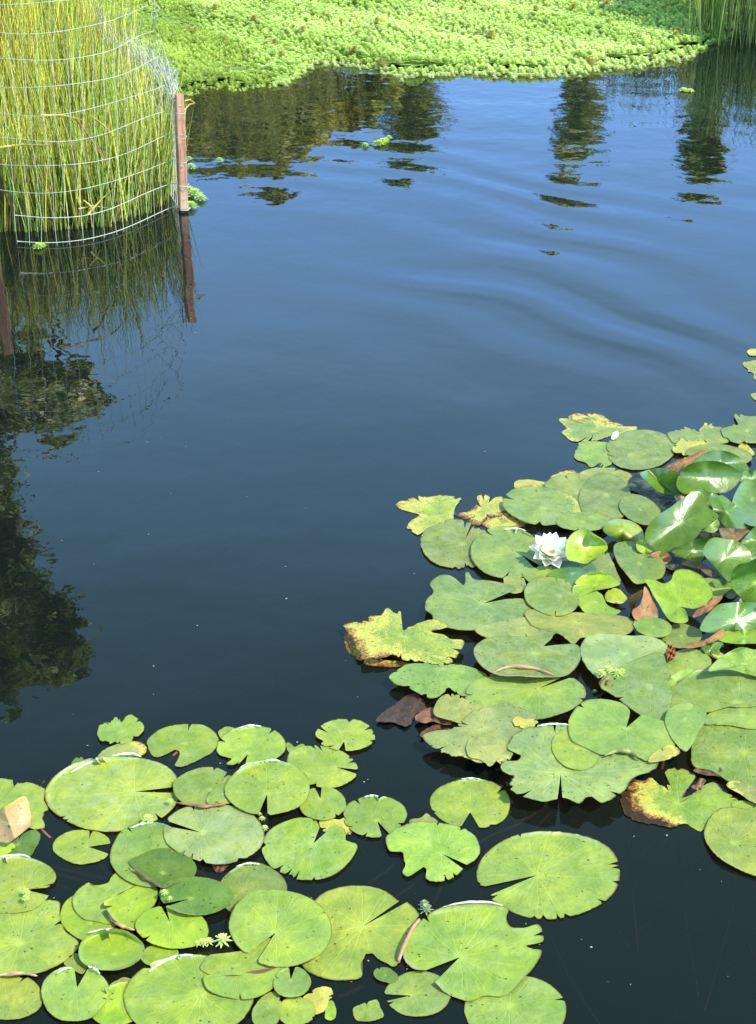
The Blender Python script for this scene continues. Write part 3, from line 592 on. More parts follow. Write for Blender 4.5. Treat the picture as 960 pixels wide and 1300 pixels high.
RR('mottled star shaped yellow pad with a brown corroded left edge', [(441,795),(452,791),(462,790),(470,783),(485,782),(492,774),(500,777),(509,778),(508,790),(515,797),(530,792),(545,788),(557,789),(567,795),(560,799),(550,799),(548,803),(562,806),(570,811),(586,813),(582,825),(570,840),(550,842),(533,840),(515,837),(500,830),(490,833),(475,835),(460,835),(455,825),(450,812),(443,803)], 'lg', c=(512,807), decay=0.40, ddir=[(170,0.42),(100,0.2)], jag=1.3, bites=2, speck=1.0)
RR('submerged blackened leaf edge left of the mottled star shaped pad', [(438,806),(446,802),(456,815),(462,830),(480,838),(500,838),(520,843),(495,846),(465,842),(446,830),(440,818)], 'brown', decay=0.9, z=0.0013, jag=1.0, stem=False)
RR('speckled pad with ragged left tip under the mottled star shaped pad', [(498,859),(508,850),(523,842),(545,842),(570,843),(590,845),(605,850),(616,858),(612,870),(600,880),(585,882),(570,874),(555,883),(540,882),(520,872),(505,868)], 'mg', c=(561,848), jag=1.0, bites=2, speck=0.8, ddir=[(100,0.3)])
RR('pad with a yellow crumpled rim squeezed between two notched pads', [(605,800),(625,792),(650,786),(680,783),(700,790),(712,796),(700,806),(670,812),(630,812)], 'ol', c=(665,797), decay=0.12, bites=1)
RR('long pad with a seam under the pad with the pink rolled lower edge', ('E',668,881,72,31,-2), 'mg', c=(684,874), notch=(-22,2.5), wax=0.35, bites=1)
RR('notched pad with a pink rolled lower edge left of the centre of the right raft', [(703,803),(699,812),(690,820),(705,819),(725,818),(734,822),(735,835),(728,848),(715,857),(690,859),(660,857),(640,857),(625,852),(610,840),(605,824),(618,812),(640,808),(660,809),(685,808),(699,803)], 'bg', c=(680,829), wax=0.6, rim=[(110,75,0.016)], bites=0, roll=[([(626, 854), (640, 848), (655, 846), (675, 848), (690, 852), (705, 858)], 1.9, 'pink')])
RR('olive leaf piece below the brown dead leaves, behind the bright yellow leaf', [(551,905),(556,890),(566,882),(580,882),(595,890),(612,897),(605,912),(590,918),(565,912)], 'ol', decay=0.1, bites=1)
RR('olive yellow ragged pad right of the brown dead leaves', [(540,935),(552,928),(575,925),(590,913),(600,905),(625,898),(640,893),(660,900),(680,908),(672,918),(665,930),(652,945),(648,960),(638,970),(625,962),(610,967),(590,960),(570,958),(550,947)], 'ol', c=(612,925), decay=0.2, jag=0.9, bites=2, ddir=[(90,0.25)])
RR('lemon yellow leaf lying on the olive ragged pad', [(593,950),(597,938),(610,935),(625,937),(640,940),(643,950),(632,962),(622,972),(610,964),(596,960)], 'ol', c=(615,948), decay=0.22, bites=1, speck=0.2)
RR('yellow flaky scrap at the top right corner of the olive ragged pad', [(652,916),(656,910),(668,912),(680,912),(682,918),(672,924),(658,923)], 'ye', decay=0.42, jag=1.2, stem=False)
RR('wide pale speckled pad with a slit opening down and a bitten lower edge', [(708,1013),(690,1016),(665,1010),(650,1001),(645,992),(653,986),(640,978),(640,968),(660,965),(662,958),(648,952),(652,938),(665,928),(685,922),(705,920),(725,922),(750,928),(790,938),(820,950),(831,965),(826,978),(808,984),(798,990),(790,1002),(778,1010),(762,1018),(752,1010),(742,1011),(735,1018),(725,1015),(714,1011)], 'pale', c=(712,982), notch=True, wax=0.35, speck=1.0, bites=3, jag=0.9, und=0.0005, roll=[([(682, 922), (700, 919), (722, 920)], 1.3, 'wh')])
RR('rounded lobe lying across the top of the wide pale speckled pad', ('E',732,950,31,25,20), 'lg', bites=0, speck=0.4)
RR('fallow olive pad with a torn lower edge right of the large notched pad', [(669,780),(675,774),(690,776),(710,778),(740,778),(770,780),(795,784),(803,792),(797,803),(780,807),(750,808),(737,809),(729,817),(722,812),(712,805),(700,801),(688,798),(676,792)], 'ol', c=(735,790), wax=0.2, decay=0.06, bites=0, speck=0.3)
RR('grey green pad right of the large notched pad, below the shaded small leaf', ('E',701,757,34,23,10), 'bg', c=(712,757), wax=0.5)
RR('dark glossy leaf in the shade just below the white flower', [(697,731),(706,722),(722,715),(740,713),(752,717),(755,727),(744,735),(735,742),(728,750),(718,746),(706,740)], 'gg', c=(727,728), z=0.016, ty=0.004, cup=0.004, bites=0, wax=0.0)
RR('blue green leaf between the upright leaf and the dark gap at the raft centre', [(745,722),(752,712),(765,704),(772,702),(776,712),(782,726),(786,738),(770,742),(755,744),(748,735)], 'bg', c=(764,726), z=0.014, bites=0, wax=0.2)
RR('small cupped leaf with shiny rim above the dark gap', [(728,750),(731,740),(740,731),(752,727),(768,727),(778,733),(786,741),(775,746),(755,750),(740,756),(732,758)], 'yg', c=(756,743), z=0.022, cup=0.006, ty=-0.012, bites=0, wax=0.0, rim=[(-90,60,0.006)])
RR('small round bright leaf with a pink edge beside the dark gap', [(736,768),(735,757),(742,749),(754,749),(764,755),(768,765),(776,771),(787,775),(780,780),(760,780),(745,778)], 'yg', c=(757,764), z=0.020, ty=-0.006, bites=0, wax=0.1, rim=[(80,60,0.004)])
RR('tiny folded leaf with a pink brown underside inside the dark gap', [(769,760),(772,750),(782,747),(790,752),(796,760),(788,766),(776,765)], 'yg', c=(781,757), z=0.016, ty=-0.008, bites=0, wax=0.0, ddir=[(90,0.9)])
RR('pale pad under the upright rust leaf, curving round its foot', ('E',829,796,24,12,10), 'mg', bites=0)
RR('broad dusty pad with a sprouting brown lump on its lower edge', [(741,835),(738,825),(746,810),(760,806),(780,806),(800,808),(822,808),(840,815),(846,824),(838,832),(820,842),(800,850),(780,858),(766,862),(750,850)], 'pale', c=(795,830), wax=0.5, bites=0, speck=0.4)
RR('pale veined pad below the broad dusty pad', [(765,872),(770,862),(785,850),(810,838),(838,830),(846,845),(850,860),(852,885),(848,905),(840,916),(828,914),(810,904),(795,893),(780,882)], 'bg', c=(826,872), wax=0.55, bites=0)
RR('heart shaped pad with a pale rolled lower edge and a notch opening up', [(808,914),(815,908),(830,912),(850,919),(862,926),(860,937),(853,947),(838,956),(822,965),(805,957),(785,953),(765,957),(745,948),(729,940),(724,925),(728,908),(742,893),(757,889),(775,890),(790,894),(799,902),(799,910)], 'mg', c=(795,924), notch=True, und=0.0006, wax=0.3, bites=0, roll=[([(768, 959), (780, 954), (792, 953), (805, 957), (815, 963)], 2.6, 'ol')])
RR('small blue green leaf below the largest bright leaf with the bitten top', ('E',865,807,25,15,4), 'bg', z=0.012, bites=0, wax=0.35)
RR('yellow green pad cut by dark water above the pale right edge pads', ('E',873,843,29,19,-3), 'mg', c=(878,838), z=0.011, bites=0)
RR('lower lobe of the big right edge pad, with a deep dark gap to its right', [(845,913),(852,900),(868,893),(893,900),(895,915),(886,930),(878,945),(870,952),(858,942),(850,930)], 'mg', c=(870,912), bites=0)
RR('big smooth pad at the right edge, uppermost of the flat ones there', [(850,888),(857,872),(870,860),(890,852),(915,850),(940,855),(970,862),(990,880),(975,893),(945,898),(925,897),(905,903),(880,905),(858,900)], 'mg', c=(938,893), z=0.0165, wax=0.4, bites=0, rim=[(-120,50,0.004)])
RR('pale green pad under the big smooth right edge pad', [(895,918),(905,903),(925,897),(950,895),(975,893),(985,915),(960,925),(925,920)], 'mg', c=(940,908), z=0.0135, bites=0, wax=0.4)
RR('broad veined pad at the right edge with a torn left notch', [(892,911),(903,909),(909,917),(914,908),(930,908),(950,915),(975,925),(1000,950),(985,990),(960,1000),(945,1000),(925,990),(905,978),(884,972),(881,955),(884,930)], 'mg', c=(945,955), z=0.011, wax=0.35, decay=0.05, bites=0, speck=0.5)
RR('small olive leaf with a brown tip under the broad veined right edge pad', [(924,998),(930,992),(940,993),(955,998),(975,1000),(975,1022),(955,1018),(940,1008)], 'ol', ddir=[(190,0.7)], bites=0)
RR('small bright orange yellow leaf above the decayed pad with the blackened corner', [(824,967),(828,958),(838,951),(850,946),(860,950),(862,957),(850,963),(840,966)], 'ye', decay=0.36, ddir=[(0,0.5)], bites=0)
RR('decayed green and yellow pad with a blackened brown left corner at the raft front', [(884,1008),(872,1015),(890,1000),(900,995),(907,996),(915,1005),(932,1015),(928,1025),(912,1026),(906,1035),(897,1045),(891,1056),(880,1050),(868,1045),(855,1049),(840,1047),(820,1044),(800,1037),(792,1024),(790,1010),(795,998),(805,990),(817,992),(828,988),(835,997),(845,997),(850,993),(845,982),(855,978),(870,980),(882,987),(874,999),(866,1012)], 'lg', c=(862,1020), decay=0.10, ddir=[(160,0.85),(110,0.5),(200,0.35)], jag=1.8, bites=1)
RR('narrow pad between the decayed pad and the smooth round pad at the right edge', [(930,1022),(945,1017),(960,1022),(980,1040),(975,1052),(955,1045),(940,1034)], 'mg', bites=0)
RR('smooth round pad cut by the right edge at the raft front', [(896,1064),(898,1048),(908,1033),(925,1027),(945,1029),(975,1038),(1000,1065),(995,1100),(965,1111),(935,1101),(912,1086)], 'lg', c=(930,1070), wax=0.3, bites=0, rim=[(120,60,0.003)])

RR('near black leaf painting the deep shadow left of the raised leaves', [(803,606),(815,600),(835,602),(852,612),(866,625),(868,640),(850,652),(838,648),(828,636),(812,626),(800,620)], 'sh', c=(835,625), z=0.006, bites=0, speck=0.0, wax=0.5)  # near black leaves added here to paint the shade between raised leaves
RR('near black leaf painting the shade in the gap below the largest glossy leaf', [(872,694),(885,680),(905,668),(918,672),(916,690),(900,702),(880,704)], 'sh', c=(895,687), z=0.006, bites=0, speck=0.0, wax=0.5)
RR('near black leaf painting the shade in the gap right of the white glare leaf', [(838,708),(855,702),(880,712),(905,724),(920,742),(900,740),(870,726),(850,722)], 'sh', c=(880,720), z=0.006, bites=0, speck=0.0, wax=0.5)
RR('near black leaf painting the shade behind the ridge leaf near the right edge', [(905,668),(930,655),(965,655),(985,665),(985,700),(950,696),(915,690)], 'sh', c=(945,678), z=0.012, bites=0, speck=0.0, wax=0.5)
# --- raised leaves of the right raft (they stand out of the water on their stalks)
def UP(label, shape, tint='gg', **k):
    k.setdefault('wax', 0.0); k.setdefault('bites', 0); k.setdefault('jag', 0.35); k.setdefault('speck', 0.3); k.setdefault('wave', 0.0035)
    return pad(label, shape, tint, group='raised leaves of the right raft', cat='lily leaf', name='lily_leaf', **k)
UP('dark raised leaf at the right edge behind the glossy leaves', [(930,640),(936,622),(945,610),(960,602),(985,610),(985,660),(960,668),(940,660)], 'dg', z=0.03, cup=0.01, g=0.15)
UP('glossy raised leaf farthest right with a shining far slope', [(878,590),(890,578),(905,572),(922,573),(938,580),(948,590),(953,600),(945,604),(930,600),(905,600),(885,602)], z=0.060, c=(915,590), tint='gg', g=0.95, cyl=(80, 0.036, 0.0))
UP('small glossy leaf with a white glare stripe left of the centre raised leaf', [(813,602),(822,597),(838,594),(852,597),(864,602),(859,613),(852,626),(838,625),(826,616)], z=0.040, c=(836,609), g=0.85, fold=(45, 0.03))
UP('rust coloured rolled leaf lying across the back of the raised leaves', [(844,596),(853,588),(866,582),(880,577),(892,572),(898,574),(894,584),(882,588),(868,594),(858,600)], 'rust', c=(870,586), z=0.062, speck=0.5, ddir=[(0,0.28)], g=0.9, wax=0.45)
UP('broad glossy raised leaf with a white band of glare, topmost at the back', [(860,619),(860,608),(867,596),(880,588),(903,585),(922,589),(936,597),(943,602),(938,611),(932,618),(920,625),(905,626),(885,626),(870,627)], c=(899,607), z=0.062, tint='gg', g=0.98, cyl=(95, 0.054, 0.05))
UP('raised leaf with a shining ridge at the right of the raft, half shaded', [(903,640),(909,633),(916,629),(925,634),(938,645),(952,655),(952,668),(938,673),(926,672),(915,662)], c=(922,650), z=0.058, g=0.7, fold=(60,-0.012))
UP('brown speckled leaf underside in the shade at the right of the raised leaves', [(914,671),(930,671),(952,673),(948,682),(937,692),(925,688),(917,682)], 'brown', z=0.040, ty=-0.022, decay=0.1, wax=0.45)
UP('green leaf in front of the brown speckled underside at the right edge', [(941,690),(948,680),(962,667),(985,660),(985,695),(965,700),(952,703)], z=0.052, c=(960,686), g=0.5)
UP('green leaf folded behind the largest glossy leaf', [(880,650),(886,635),(893,623),(905,626),(916,632),(910,640),(903,648),(892,655)], z=0.045, c=(897,640), g=0.5)
UP('largest glossy leaf, upright with a long white glare on its left slope', [(820,684),(822,670),(834,655),(850,645),(868,632),(886,624),(894,632),(900,645),(912,655),(903,665),(892,672),(882,684),(872,692),(855,696),(840,706),(832,700)], c=(864,664), z=0.070, tint='gg', g=0.95, cyl=(50, 0.030, -0.12))
UP('small yellow green domed leaf left of the largest glossy leaf', [(766,674),(771,664),(780,659),(792,659),(805,663),(815,672),(817,685),(808,690),(795,688),(780,684)], 'yg', c=(790,672), z=0.030, cup=-0.014, g=0.6)
UP('blue green leaf with a yellow vein at the centre of the raft', [(779,698),(783,690),(800,687),(815,690),(832,700),(842,712),(845,722),(840,733),(825,738),(808,741),(795,728),(784,714)], 'bg', c=(812,716), z=0.018, wax=0.3, und=0.002)
UP('upright leaf right of the white flower with a curled edge and painted glint', [(718,700),(720,687),(727,677),(738,671),(747,673),(756,679),(768,687),(771,697),(763,704),(752,711),(743,716),(730,713),(721,710)], 'yg', c=(745,697), z=0.045, cup=0.008, rim=[(-45,35,0.012)], g=0.8)
UP('leaf with a white patch of glare under the largest glossy leaf', [(853,700),(862,694),(878,687),(892,683),(902,684),(900,695),(893,708),(888,717),(877,712),(865,707)], c=(880,698), z=0.042, tint='gg', g=1.0, cyl=(80, 0.030, 0.1))
UP('brown rolled edge leaf below the white patched leaf', [(866,716),(876,711),(890,716),(903,724),(909,732),(900,731),(886,722),(874,719)], 'brown', z=0.030, ty=-0.022, decay=0.15, wax=0.45)
UP('folded triangular raised leaf with a sharp pale left corner', [(893,702),(897,690),(905,683),(920,684),(938,688),(952,700),(953,708),(944,716),(934,724),(926,738),(917,730),(905,717)], c=(922,708), z=0.055, g=0.65, cyl=(60, 0.018, 0.1))
UP('glossy wavy leaf at the right edge with broad glare on top', [(928,742),(930,728),(938,717),(950,714),(965,706),(985,700),(990,760),(965,772),(948,764),(935,752)], c=(958,740), z=0.050, tint='gg', wax=0.15, g=0.85, cyl=(80, 0.042, 0.1))
UP('flat green leaf behind the largest bright leaf, reaching to the right', [(890,742),(894,735),(905,734),(920,741),(929,745),(920,754),(908,760),(895,756)], 'mg', z=0.022, wax=0.2)
UP('largest bright leaf with a bitten top and a notch at its foot', [(869,773),(873,781),(873,789),(862,791),(850,787),(842,776),(836,766),(830,757),(824,745),(818,736),(830,736),(843,741),(852,737),(856,727),(864,723),(876,724),(890,731),(900,742),(905,754),(900,763),(890,770),(880,773)], 'yg', c=(862,770), notch=True, z=0.035, ty=-0.022, cup=0.004, wax=0.2)
UP('upright rust red leaf underside standing in the dark gap', [(806,786),(803,775),(812,768),(816,758),(818,745),(823,750),(829,763),(836,776),(834,785),(820,788)], 'rust', c=(818,774), z=0.035, ddir=[(180,0.2)], g=0.95, wax=0.45)
UP('olive inner lobe of the upright rust red leaf', [(799,768),(800,758),(808,752),(816,749),(812,760),(806,768),(806,784),(803,780)], 'ol', c=(805,765), z=0.036, ty=-0.026, speck=0.4)
UP('narrow rust leaf underside pointing lower left beside the glare leaf', [(880,784),(884,775),(893,768),(905,760),(917,756),(915,762),(905,772),(896,778)], 'rust', c=(898,770), z=0.034, ddir=[(120,0.3)], g=0.7, wax=0.45)
UP('broad leaf with streaky glare near the right edge below the narrow rust leaf', [(890,800),(892,790),(900,779),(912,768),(930,765),(955,765),(985,770),(985,798),(955,800),(925,800),(905,803)], c=(935,788), z=0.034, tint='gg', g=0.85, cyl=(60, 0.030, 0.1))
UP('yellow green flat leaf below the streaky glare leaf at the right edge', [(912,812),(922,801),(945,800),(985,797),(985,816),(955,817),(930,817)], 'yg', c=(945,808), z=0.022)
UP('curved red brown leaf edge below the small blue green leaf', [(865,820),(880,816),(895,812),(908,806),(915,799),(920,802),(915,810),(900,817),(885,822),(872,823)], 'rust', c=(895,814), z=0.024, ty=-0.013, wax=0.45)
UP('tiny cupped green leaf with an orange tip under the red brown edge', [(891,822),(898,816),(912,815),(918,817),(913,826),(922,832),(920,837),(908,836),(896,829)], 'gg', c=(903,823), z=0.016, ty=-0.013, ddir=[(70,0.9)])
UP('pale shining dome topped leaf at the right edge above the big smooth pad', [(900,852),(908,840),(922,830),(940,822),(955,824),(985,832),(985,862),(950,856),(925,850)], 'mg', c=(945,843), z=0.024, cup=0.004, wax=0.3, rim=[(-120,40,0.006)], g=0.6)
UP('leaf with a glossy curled upper edge left of the big smooth right edge pad', [(836,872),(845,863),(858,855),(872,849),(882,850),(876,857),(862,866),(850,876),(842,882)], 'mg', c=(858,865), z=0.020, wax=0.1, g=0.85)

UP('small curled leaf tucked under the left end of the broad topmost leaf', [(852,618),(860,612),(872,622),(884,630),(880,640),(868,642),(858,634)], c=(868,628), z=0.035, g=0.5)
UP('little shining leaf tip between the two biggest glossy leaves', [(874,628),(884,622),(892,627),(894,638),(890,646),(882,640)], 'yg', c=(884,634), z=0.085, g=0.9)
UP('small dull leaf below the folded triangular leaf', [(905,738),(915,735),(930,742),(938,752),(928,760),(914,752)], c=(920,748), z=0.020, g=0.3, wax=0.2)


UP('narrow glossy leaf edge right of the broad topmost raised leaf', [(938,606),(946,598),(957,597),(972,602),(972,614),(955,618),(943,614)], c=(955,607), z=0.045, g=0.8)
UP('small leaf leaning between the ridge leaf and the largest glossy leaf', [(893,664),(901,655),(910,658),(914,668),(906,676),(896,674)], 'mg', c=(903,667), z=0.05, g=0.9)
UP('short curled leaf at the foot of the largest glossy leaf', [(826,704),(836,700),(848,702),(853,709),(845,716),(833,714)], 'rust', c=(840,708), z=0.02, g=0.5, wax=0.4)
UP('little green leaf wedged right of the folded triangular leaf', [(940,716),(948,706),(960,700),(972,704),(968,714),(955,716)], c=(953,709), z=0.035, g=0.8)
UP('small bright leaf beside the dark gap below the domed leaf', [(808,690),(816,684),(826,688),(830,698),(820,703),(810,699)], 'yg', c=(818,694), z=0.028, g=0.6)
UP('olive leaf curl at the right edge between the two biggest edge leaves', [(938,762),(948,757),(962,756),(975,760),(970,770),(952,771)], 'ol', c=(955,764), z=0.03, g=0.6)
# ------------------------------------------------------------------ white water lily
def petal_mesh(base, out, up, L_, W_, lift, curl, colr, nseg=7, nw=5):
    """cupped petal: starts at base, leaves along 'out' lifting by angle 'lift'"""
    side = out.cross(up).normalized(); V = []; F = []; C = []
    pos = Vector(base); ang = lift; step = L_ / nseg
    for i in range(nseg + 1):
        s = i / nseg
        wd = W_ * (math.sin(math.pi * min(1, 0.12 + 0.86 * s ** 1.15))) * (1 if s < 0.98 else 0.3)
        wd = max(wd, 0.0006)
        d = out * math.cos(ang) + up * math.sin(ang); nrm = up * math.cos(ang) - out * math.sin(ang)
        for j in range(nw):
            q = (j / (nw - 1) - 0.5) * 2
            p = pos + side * (q * wd * 0.5) + nrm * (0.28 * wd * q * q)
            V.append(tuple(p)); k = (1 - s) * 0.9
            C.append(tuple(colr[0][a] * (1 - k) + colr[1][a] * k for a in range(3)))
        pos = pos + d * step; ang += curl / nseg
    for i in range(nseg):
        for j in range(nw - 1):
            a = i * nw + j; F.append((a, a + 1, a + nw + 1, a + nw))
    return V, F, C
def make_flower():
    u, v = 698, 707
    org = Vector(at(u, v, 0.024)); root = empty('water_lily_flower', org)
    tag(root, 'open white water lily flower with pink tinged outer petals among the right hand pads', 'flower')
    up0 = Vector((0.08, -0.42, 1)).normalized()
    W1, PK = (1.0, 0.99, 0.97), (1.0, 0.84, 0.83)
    def ring(n, L_, W_, lift, curl, off, r0, c0, c1, nm='petal', h=0.0):
        for k in range(n):
            a = off + 2 * math.pi * k / n + rng.uniform(-0.08, 0.08)
            o = Vector((math.cos(a), math.sin(a), 0)); o = (o - up0 * o.dot(up0)).normalized()
            V, F, C = petal_mesh(org + o * r0 + up0 * h, o, up0, L_ * rng.uniform(0.94, 1.05), W_, lift + rng.uniform(-0.08, 0.08), curl, (c0, c1))
            mesh_obj(nm, V, F, PETAL, root, attrs={'tint': C})
    ring(4, 0.046, 0.022, 0.10, 0.25, 0.5, 0.004, (0.70, 0.45, 0.36), (0.40, 0.30, 0.12), 'sepal', 0.0)
    ring(9, 0.060, 0.036, 0.30, 0.30, 0.2, 0.004, W1, PK, h=0.003)
    ring(9, 0.058, 0.036, 0.58, 0.30, 0.6, 0.004, W1, (1.0, 0.93, 0.91), h=0.005)
    ring(7, 0.050, 0.030, 0.86, 0.25, 0.1, 0.003, W1, W1, h=0.007)
    mb = MB()
    for k in range(34):
        a = k * 2.399; r = 0.0015 + 0.006 * math.sqrt(k / 34)
        b = org + Vector((math.cos(a) * r, math.sin(a) * r, 0.008)); t = b + Vector((math.cos(a) * r * 0.9, math.sin(a) * r * 0.9, 0.013 + 0.003 * math.sin(k)))
        mb.tube([b, t], [0.0009, 0.0006], 4, col=(0.85, 0.62, 0.05))
    mb.build('stamens', PETAL, root)
    mb = MB(); p = Vector(org); mb.tube([p, p + Vector((0.01, 0.02, -0.1)), p + Vector((0.05, 0.06, -0.4))], 0.003, 6); mb.build('stem', STEM, root)
make_flower()
def make_bud():
    org = Vector(at(866, 641, 0.045)); root = empty('water_lily_bud', org)
    tag(root, 'closed pink and green water lily bud between the glossy raised leaves', 'flower bud')
    ax = Vector((-0.25, -0.35, 0.9)).normalized(); x = ax.cross(Vector((0, 1, 0))).normalized(); y = ax.cross(x)
    for k in range(4):
        V = []; F = []; C = []
        for i in range(9):
            s = i / 8; r = 0.0135 * math.sin(math.pi * min(1, 0.10 + 0.9 * s)) ** 0.7 + 0.0004
            for j in range(6):
                a = k * math.pi / 2 + (j / 5 - 0.5) * 1.9
                rr = r * (1.0 + 0.06 * math.cos((j / 5 - 0.5) * 3))
                V.append(tuple(org + ax * (s * 0.034) + (x * math.cos(a) + y * math.sin(a)) * rr))
                C.append((0.50, 0.24, 0.13) if j in (1, 2, 3, 4) else (0.32, 0.30, 0.10))
        for i in range(8):
            for j in range(5):
                a = i * 6 + j; F.append((a, a + 1, a + 7, a + 6))
        mesh_obj('sepal', V, F, PETAL, root, attrs={'tint': C})
    mb = MB(); mb.tube([org, org + Vector((0.01, 0.01, -0.06)), org + Vector((0.06, 0.05, -0.4))], 0.003, 6); mb.build('stem', STEM, root)
make_bud()

# ------------------------------------------------------------------ dead leaves
def crumpled(name, label, pts, c, z, h, colr, seed, mat=DEAD, cat='dead leaf'):
    rg = np.random.default_rng(seed); out = resample(crom(pts, True), True, 64); C = np.array(c, float)
    V = []; CL = []; rings = [0, .2, .4, .6, .8, .93, 1.0]
    ph = rg.uniform(0, 6, 5)
    W = (out[:, 0].max() - out[:, 0].min()) / 2
    for t in rings:
        for k in range(64):
            q = C + (out[k] - C) * t * (1 + rg.normal(0, 0.02) * (t > 0.9))
            a = (q[0] - C[0]) / W; b = (q[1] - C[1]) / W
            zz = z + h * (math.sin(3 * a + ph[0]) * math.cos(5 * b + ph[1]) + 0.5 * math.sin(9 * a + 4 * b + ph[2])) + rg.normal(0, h * 0.08)
            V.append(at(q[0], q[1], max(zz, -0.02))); f = 0.8 + 0.4 * rg.random(); CL.append(tuple(x * f for x in colr))
    F = []
    for r_ in range(len(rings) - 1):
        for k in range(64):
            a, b = r_ * 64 + k, r_ * 64 + (k + 1) % 64
            F.append((a, b, b + 64, a + 64) if r_ else (a, b + 64, a + 64))
    F = [tuple(reversed(f)) for f in F]
    o = mesh_obj(name, V, F, mat, origin=at(c[0], c[1], z), attrs={'tint': CL}); tag(o, label, cat)
crumpled('dead_leaf', 'dark grey brown rotting leaf half sunk beside the reddish dead leaf', [(477,915),(484,906),(500,895),(515,884),(527,881),(538,888),(541,903),(530,905),(525,915),(515,922),(500,917),(488,917)], (510,902), 0.006, 0.003, (0.42, 0.42, 0.40), 3)
crumpled('dead_leaf', 'reddish brown crinkled dead leaf resting at the edge of the right raft', [(526,912),(535,903),(548,898),(565,902),(574,907),(576,917),(565,920),(550,916),(538,918)], (552,909), 0.014, 0.005, (1.9, 1.5, 1.2), 4)
crumpled('dead_leaf', 'dark brown shaded dead leaf just under the reddish crinkled one', [(533,932),(542,925),(555,919),(572,918),(580,921),(572,928),(555,931),(541,937)], (556,926), 0.005, 0.003, (0.9, 0.7, 0.6), 5)
crumpled('dead_leaf', 'small pale brown withered leaf standing on the speckled pad', [(531,868),(534,862),(542,861),(545,866),(538,872),(531,875)], (538,867), 0.012, 0.003, (3.2, 3.0, 2.4), 6)
crumpled('dead_leaf', 'tan crumpled scrap in the dark gap above the decayed pad with a blackened corner', [(877,998),(885,995),(888,988),(896,990),(893,997),(890,1003),(883,1002)], (887,996), 0.014, 0.003, (2.0, 1.8, 1.4), 8)
crumpled('dead_leaf', 'brown curled leaf strip under the broad veined right edge pad', [(880,978),(895,973),(912,974),(922,982),(925,990),(910,985),(895,984)], (903,980), 0.010, 0.003, (0.9, 0.8, 0.5), 9)
crumpled('dead_leaf', 'black sodden leaf floating above the ragged left edge pad', [(43,995),(48,990),(55,990),(59,996),(52,1000),(45,1000)], (51,995), -0.001, 0.002, (0.35, 0.35, 0.3), 10)
crumpled('dead_leaf', 'small brown knotted seed head on the centre right pads', [(760,868),(765,860),(775,857),(783,863),(780,870),(768,873)], (771,865), 0.024, 0.005, (1.6, 1.3, 1.1), 12)
crumpled('dead_leaf', 'orange brown frayed bud husk between the small green leaves near the right edge', [(846,832),(849,821),(855,819),(858,828),(856,836),(849,838)], (852,829), 0.024, 0.006, (2.6, 1.6, 0.6), 13)
crumpled('dead_leaf', 'brown debris caught under the dusty pale pad of the left raft', [(270,1098),(280,1092),(290,1097),(286,1104),(276,1108)], (279,1100), 0.003, 0.003, (1.0, 0.7, 0.6), 14)
crumpled('fallen_petal', 'single fallen white petal on the farthest pad of the right raft', [(776,556),(779,549),(785,547),(785,553),(780,558)], (781,552), 0.010, 0.002, (0.9, 0.85, 0.78), 15, PETAL, 'petal')

# ------------------------------------------------------------------ rosettes of feathery weed
def rosette(n_wh, n_lv, size, seed, flat=0.0):
    rg = np.random.default_rng(seed); V = []; F = []; T = []
    for wv in range(n_wh):
        s = wv / max(1, n_wh - 1); hz = size * (0.15 + 0.75 * s) * (1 - 0.7 * flat); rl = size * (1.0 - 0.55 * s)
        for k in range(n_lv):
            a = 2 * math.pi * (k + 0.5 * (wv % 2)) / n_lv + rg.uniform(-.2, .2); up = (0.25 + 0.9 * s) * (1 - flat) + 0.08
            d = np.array([math.cos(a), math.sin(a), up]); d /= np.linalg.norm(d)
            sd_ = np.array([-math.sin(a), math.cos(a), 0]); wd = size * 0.12
            b = np.array([0, 0, hz]); m_ = b + d * rl * 0.55; e = b + d * rl + np.array([0, 0, -rl * 0.12])
            i0 = len(V)
            V += [b - sd_ * wd * .25, b + sd_ * wd * .25, m_ + sd_ * wd, m_ - sd_ * wd, e + sd_ * wd * .25, e - sd_ * wd * .25]
            F += [(i0, i0 + 1, i0 + 2, i0 + 3), (i0 + 3, i0 + 2, i0 + 4, i0 + 5)]
            T += [0.75, 0.75, 0.95, 0.95, 1.1, 1.1]
    return np.array(V), np.array(F), np.array(T)
def scatter(name, pts, temps, cols, scales, mat):
    """one mesh of many copies of small templates"""
    VV = []; FF = []; CC = []; off = 0
    for i, (p, c, s) in enumerate(zip(pts, cols, scales)):
        v, f, t = temps[i % len(temps)]
        a = nrg.uniform(0, 6.28); ca, sa = math.cos(a), math.sin(a)
        tl = nrg.normal(0, 0.18, 2)
        x = v[:, 0] * ca - v[:, 1] * sa; y = v[:, 0] * sa + v[:, 1] * ca; z = v[:, 2]
        q = np.c_[x + z * tl[0], y + z * tl[1], z] * s + np.array(p)
        VV.append(q); FF.append(f + off); off += len(v)
        CC.append(np.outer(t, c))
    return np.vstack(VV), np.vstack(FF), np.vstack(CC)
TR = [rosette(5, 9, 1.0, i) for i in range(5)]
def gpoly(px): return [at(u, v)[:2] for (u, v) in px]
def lump(x, y): return 0.018 * math.sin(x * 3.1 + 1.3 * math.sin(y * 2.3)) * math.cos(y * 2.7 + x) + 0.012 * math.sin(x * 9.1 + y * 7.3)
